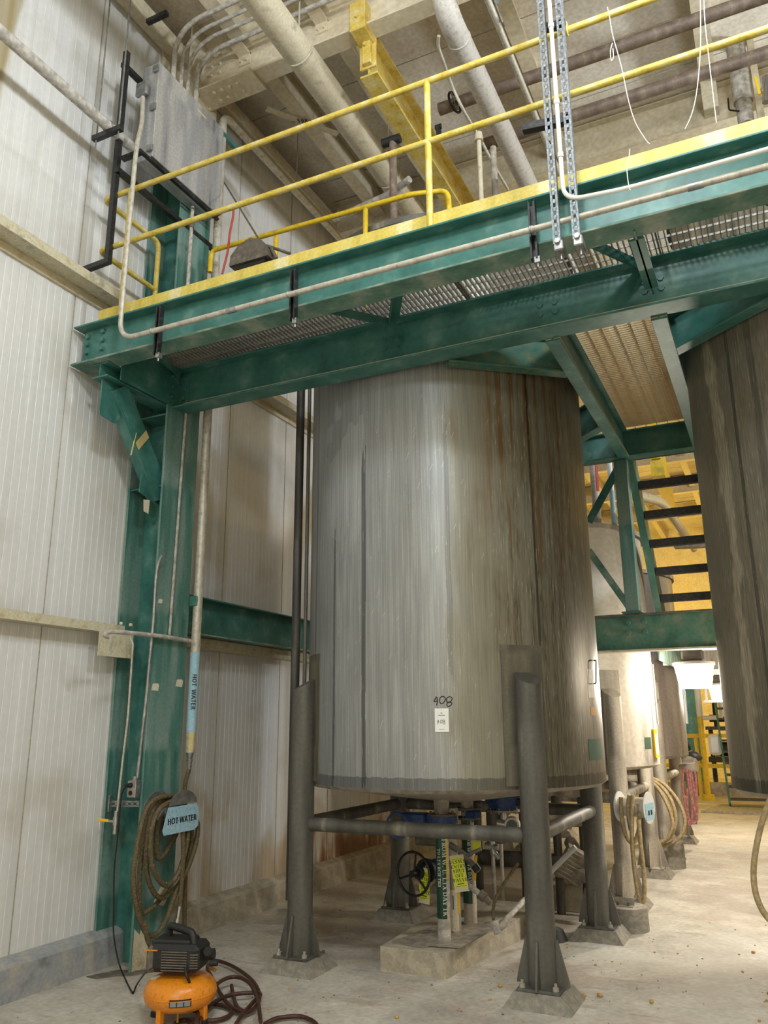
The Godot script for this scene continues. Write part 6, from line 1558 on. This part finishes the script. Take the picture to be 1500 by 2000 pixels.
	part(t, "red_label", arc_plate(Vector3(p.x, 0, -8.4), 0.0425, 30.0, 90.0, 3.98, 4.4, 0.001), M.red_mark)
	p = Vector3(-1.375, 4.05, -8.5)
	t = thing("drop_pipe", "white and pale blue drop pipe beside the red-labelled one", "pipe", Vector3(p.x, 3.6, -8.5))
	part(t, "pipe", Geo.new().cyl(Vector3(p.x, 4.0, -8.5), Vector3(p.x, 5.4, -8.5), 0.027, -1, 12), M.white_plastic)
	part(t, "blue_band", Geo.new().cyl(Vector3(p.x, 3.6, -8.5), Vector3(p.x, 4.0, -8.5), 0.0275, -1, 12), M.blue_pale)
	single("roof_pipe", Geo.new().tube(bent([Vector3(-1.5, 4.4, -10.0), Vector3(-1.2, 4.6, -11.5), Vector3(-1.1, 4.6, -15.0)], 0.3), 0.07, 14), M.old_pipe, "yellow-lit pipe behind the diagonal braces", "pipe")
	single("hoist_beam_far", Geo.new().bar(Vector3(-1.05, 4.75, -10.0), Vector3(-1.6, 6.1, -17.0), 0.16, 0.4).bar(Vector3(-1.05, 4.75, -10.0), Vector3(-1.05, 6.0, -10.1), 0.1, 0.1), M.yellow_bright, "yellow inclined beam seen through the stair treads", "beam")
	single("far_duct", Geo.new().cyl(Vector3(-1.3, 4.5, -14.0), Vector3(2.5, 4.7, -16.0), 0.09, -1, 14), M.galvanized, "small bright duct seen between the lowest treads", "duct")
	# far bay on the floor
	c = Vector3(-1.863, 0, -18.084)
	c = Vector3(-2.24, 0, -21.8)
	t = thing("far_tank", "tall blue tank far down the hall", "tank", c)
	part(t, "shell", Geo.new().lathe([Vector2(0, 0.5), Vector2(0.42, 0.6), Vector2(0.42, 3.4), Vector2(0.3, 3.6), Vector2(0, 3.8)], c, Vector3.UP, 40), M.blue_tank)
	part(t, "skirt", Geo.new().cyl(c, c + Vector3(0, 0.6, 0), 0.36, -1, 32), M.blue_tank)
	part(t, "manway", Geo.new().torus(c + Vector3(-0.05, 1.05, 0.43), Vector3.BACK, 0.16, 0.025, 24, 8).cyl(c + Vector3(-0.05, 1.05, 0.38), c + Vector3(-0.05, 1.05, 0.46), 0.14, -1, 24), M.dark_glass)
	p = Vector3(-1.676, 0, -19.628)
	t = thing("yellow_post", "yellow pipe post with white upper half down the hall", "post", p)
	part(t, "lower", Geo.new().cyl(p, p + Vector3(0, 1.75, 0), 0.06, -1, 14), M.yellow_bright)
	part(t, "upper", Geo.new().cyl(p + Vector3(0, 1.75, 0), p + Vector3(0, 2.7, 0), 0.065, -1, 14), M.white_plastic)
	part(t, "foot", Geo.new().cyl(p, p + Vector3(0, 0.12, 0), 0.13, -1, 16), M.yellow_bright)
	part(t, "side_arm", Geo.new().tube(bent([p + Vector3(0.05, 1.72, 0), p + Vector3(0.45, 1.72, 0), p + Vector3(0.45, 2.6, 0)], 0.1), 0.05, 12), M.white_plastic)
	t = thing("far_railing", "low yellow double rail crossing in front of the blue tank", "railing", Vector3(-1.6, 0.5, -20.6))
	for y in [0.62, 1.28]:
		part(t, "rail", Geo.new().span(Vector3(-4.0, y, -20.65), Vector3(2.5, y + 0.09, -20.55)), M.yellow_bright)
	for x in [-3.6, -1.9, 0.2]:
		part(t, "post", Geo.new().span(Vector3(x - 0.04, 0.0, -20.65), Vector3(x + 0.04, 1.35, -20.57)), M.yellow_bright)
	single("far_curb", Geo.new().span(Vector3(-4.4, 0, -21.2), Vector3(3.0, 0.28, -20.9)), M.concrete, "grey concrete curb below the yellow double rail", "curb")
	single("far_dado", Geo.new().span(Vector3(-4.4, 0.0, -27.5), Vector3(3.0, 1.9, -27.3)), M.beige, "pale yellow low wall at the end of the hall", "wall")
	t = thing("far_stair", "green ladder stair with dark treads down the hall", "stair", Vector3(-0.95, 0, -17.6))
	var a: Vector3 = Vector3(-1.15, 0.239, -18)
	var b: Vector3 = Vector3(-1.325, 2.108, -19.5)
	part(t, "stringer", Geo.new().bar(Vector3(a.x, 0.03, a.z), b, 0.03, 0.22), M.green)
	part(t, "stringer", Geo.new().bar(Vector3(a.x + 0.8, 0.03, a.z), b + Vector3(0.8, 0, 0), 0.03, 0.22), M.green)
	for i in 9:
		var f := (i + 0.6) / 9.5
		var q := Vector3(a.x, 0.03, a.z).lerp(b, f)
		part(t, "tread", Geo.new().span(q + Vector3(0.02, -0.02, -0.12), q + Vector3(0.78, 0.02, 0.12)), M.tread)
	single("steel_floor_plate", Geo.new().prism([Vector2(-1.6, -16.9), Vector2(-1.35, -18.4), Vector2(0.2, -18.8), Vector2(0.2, -16.9)], Vector3(0, 0.002, 0), Vector3.RIGHT, Vector3.BACK, Vector3(0, 0.03, 0)), M.sheet_metal, "pale steel plate on the floor at the stair foot", "plate")
	t = thing("pump_skid", "dark cluttered pump skid behind the yellow post", "machine", Vector3(-1.2, 0, -21.8))
	part(t, "frame", Geo.new().span(Vector3(-1.75, 0.7, -22.2), Vector3(-0.2, 0.82, -21.6)).span(Vector3(-1.75, 1.45, -22.2), Vector3(-0.2, 1.53, -21.6)).span(Vector3(-1.72, 0, -22.1), Vector3(-1.62, 1.5, -22.0)).span(Vector3(-0.4, 0, -22.1), Vector3(-0.3, 1.5, -22.0)), M.tread)
	part(t, "motor", Geo.new().cyl(Vector3(-1.6, 1.0, -21.9), Vector3(-1.2, 1.0, -21.9), 0.17, -1, 18).cyl(Vector3(-1.0, 1.05, -21.9), Vector3(-0.7, 1.05, -21.9), 0.2, -1, 18), M.black_plastic)
	part(t, "manifold", Geo.new().cyl(Vector3(-1.65, 1.72, -21.8), Vector3(-0.5, 1.72, -21.8), 0.09, -1, 14).cyl(Vector3(-1.5, 1.5, -21.8), Vector3(-1.5, 2.1, -21.8), 0.06, -1, 12).cyl(Vector3(-1.0, 1.5, -21.8), Vector3(-1.0, 2.0, -21.8), 0.07, -1, 12), M.black_plastic)
	single("plastic_jug", Geo.new().box(Vector3(-1.377, 1.161, -19), Vector3(0.26, 0.42, 0.2), Basis.IDENTITY, 0.06), M.white_plastic, "white plastic jug hanging by the green stair", "jug")
	single("dark_cloth", Geo.new().ball(Vector3(-1.426, 1.079, -15), Vector3(0.13, 0.07, 0.12), 10, Basis(Vector3.BACK, -0.4)), M.black_plastic, "dark crumpled cloth on a valve beyond the third tank", "cloth")
	single("floor_valve", Geo.new().cyl(Vector3(-1.552, 0.946, -15) * Vector3(1, 0, 1), Vector3(-1.552, 0.946, -15), 0.06, -1, 12).cyl(Vector3(-1.579, 0.921, -15), Vector3(-1.468, 1.062, -15), 0.12, 0.08, 10).box(Vector3(-1.534, 0.962, -15), Vector3(0.3, 0.12, 0.2), Basis(Vector3.BACK, 0.6)), M.hood_grey, "grey valve head under the dark cloth", "valve")
	single("pale_deck_panel", Geo.new().span(Vector3(-1.295, 2.306, -10.8) + Vector3(0, 0, 0), Vector3(-1.144, 2.414, -10.8) + Vector3(0, 0, -0.03)), M.card, "pale deck panel left of the low bay lamp", "panel")  # plain white panel below the walkway deck
	k = Vector3(-1.6, 2.05, -13.0)
	single("cable_tray", Geo.new().span(Vector3(-1.2, 2.16, -15.2), Vector3(-0.3, 2.26, -15.0)).span(Vector3(-1.2, 1.94, -15.2), Vector3(-0.3, 1.98, -15.0)).span(Vector3(-1.17, 1.94, -15.15), Vector3(-1.13, 2.58, -15.05)), M.leg_dusty, "grey cable tray crossing below the lower walkway", "tray")

func debris() -> void:
	rng.seed = 5
	var g := Geo.new()
	for i in 230:
		var p := Vector3(rng.randf_range(-3.6, -0.2), 0.0, rng.randf_range(-7.2, -3.6))
		var s := rng.randf_range(0.003, 0.009) * (2.0 if rng.randf() < 0.07 else 1.0)
		if absf(p.x + 2.35) < 0.4 and absf(p.z + 6.3) < 0.95 or absf(p.x + 2.33 - 0.85) < 0.22 and absf(p.z + 5.26) < 0.2:
			continue
		g.ball(p + Vector3(0, s * 0.5, 0), Vector3(s * rng.randf_range(0.8, 1.7), s * 0.7, s), 6, Basis(Vector3.UP, rng.randf() * 6.0))
	single("floor_crumbs", g, M.decal_amber, "scattered orange-brown crumbs on the floor round the tank legs", "crumbs", "", "stuff")
	g = Geo.new()
	for i in 200:
		var p := Vector3(rng.randf_range(-4.2, 0.3), 0.0, rng.randf_range(-8.0, -3.2))
		var s := rng.randf_range(0.002, 0.006)
		g.ball(p + Vector3(0, s * 0.4, 0), Vector3(s * rng.randf_range(0.8, 2.2), s * 0.6, s), 6, Basis(Vector3.UP, rng.randf() * 6.0))
	single("dark_grit", g, M.hood_grey, "fine dark grit strewn over the dusty floor", "grit", "", "stuff")

func _ready() -> void:
	# camera
	var cam := Camera3D.new()
	cam.name = "camera"
	add_child(cam)
	cam.transform = Transform3D(Basis(Vector3(0.90146, -0.00645, -0.43281), Vector3(0.11626, 0.96676, 0.22773), Vector3(0.41695, -0.25561, 0.87225)).orthonormalized(), Vector3(0, 1.6, 0))
	cam.fov = 64.726
	cam.near = 0.05
	cam.far = 100.0
	cam.current = true
	# surroundings: a closed hall, no sky
	var env := Environment.new()
	env.background_mode = Environment.BG_COLOR
	env.background_color = Color(0.02, 0.02, 0.02)
	env.tonemap_mode = Environment.TONE_MAPPER_LINEAR
	env.tonemap_exposure = 1.0
	env.sdfgi_enabled = true
	env.ssao_enabled = true
	env.ssil_enabled = true
	var we := WorldEnvironment.new()
	we.name = "surroundings"
	we.environment = env
	add_child(we)
	materials()
	# the hall's lamps; only the first two low bays are in view
	var warm := Color(0.93, 0.97, 1.0)
	unseen_high_bay(Vector3(0.6, 6.45, -3.2), warm, 6.5, "lamp_white", "unseen high bay lamp over the platform, placed to cast the rail shadows")  # unseen; stands where the rail shadows on the wall point
	unseen_high_bay(Vector3(-0.6, 6.4, -1.2), warm, 7.0, "lamp_white", "unseen high bay lamp above the camera, placed to cast the platform shadow on the big tank")  # unseen; hung so the platform edge shades the top of the big tank
	unseen_high_bay(Vector3(0.8, 6.4, 4.6), warm, 14.0, "lamp_white", "unseen high bay lamp behind the camera, placed to light the near wall and tank front")  # unseen; position chosen to light the near wall and tank front
	unseen_high_bay(Vector3(3.2, 5.9, -8.6), warm, 14.0, "lamp_white", "added fill high bay lamp over the right-hand tank row, brightens the roof")  # added fill lamp that brightens the roof behind the platform
	unseen_high_bay(Vector3(3.6, 4.6, -20.0), Color(1.0, 0.84, 0.38), 12.0, "lamp_amber", "unseen amber high bay lamp in the far bay, nearer one, placed to light it yellow")  # unseen; turns the far bay yellow
	unseen_high_bay(Vector3(-3.5, 4.8, -23.8), Color(1.0, 0.84, 0.38), 11.0, "lamp_amber", "unseen amber high bay lamp at the end of the hall, placed to light it yellow")  # unseen; carries the yellow light to the end of the hall
	low_bay(Vector3(-0.80, 2.10, -9.25), 3.8, "glowing low bay lamp under the lower walkway, nearer one", 2.58)
	low_bay(Vector3(-0.80, 2.06, -13.6), 5.0, "glowing low bay lamp farther down the aisle", 2.58)
	low_bay(Vector3(0.76, 2.1, -7.61), 3.2, "unseen low bay lamp behind the right-hand tank, placed to light the floor under the big tank", 4.1)  # unseen; lights the floor under the big tank from the right
	low_bay(Vector3(0.9, 2.05, 3.5), 3.0, "unseen low bay lamp behind the camera, placed for the highlight on the big tank", 7.9)  # unseen; gives the big tank its low front highlight
	room()
	column()
	platform()
	stairs()
	tanks()
	piping()
	column_utilities()
	hose_reel()
	compressor()
	cabinet()
	roof_things()
	back_row()
	debris()
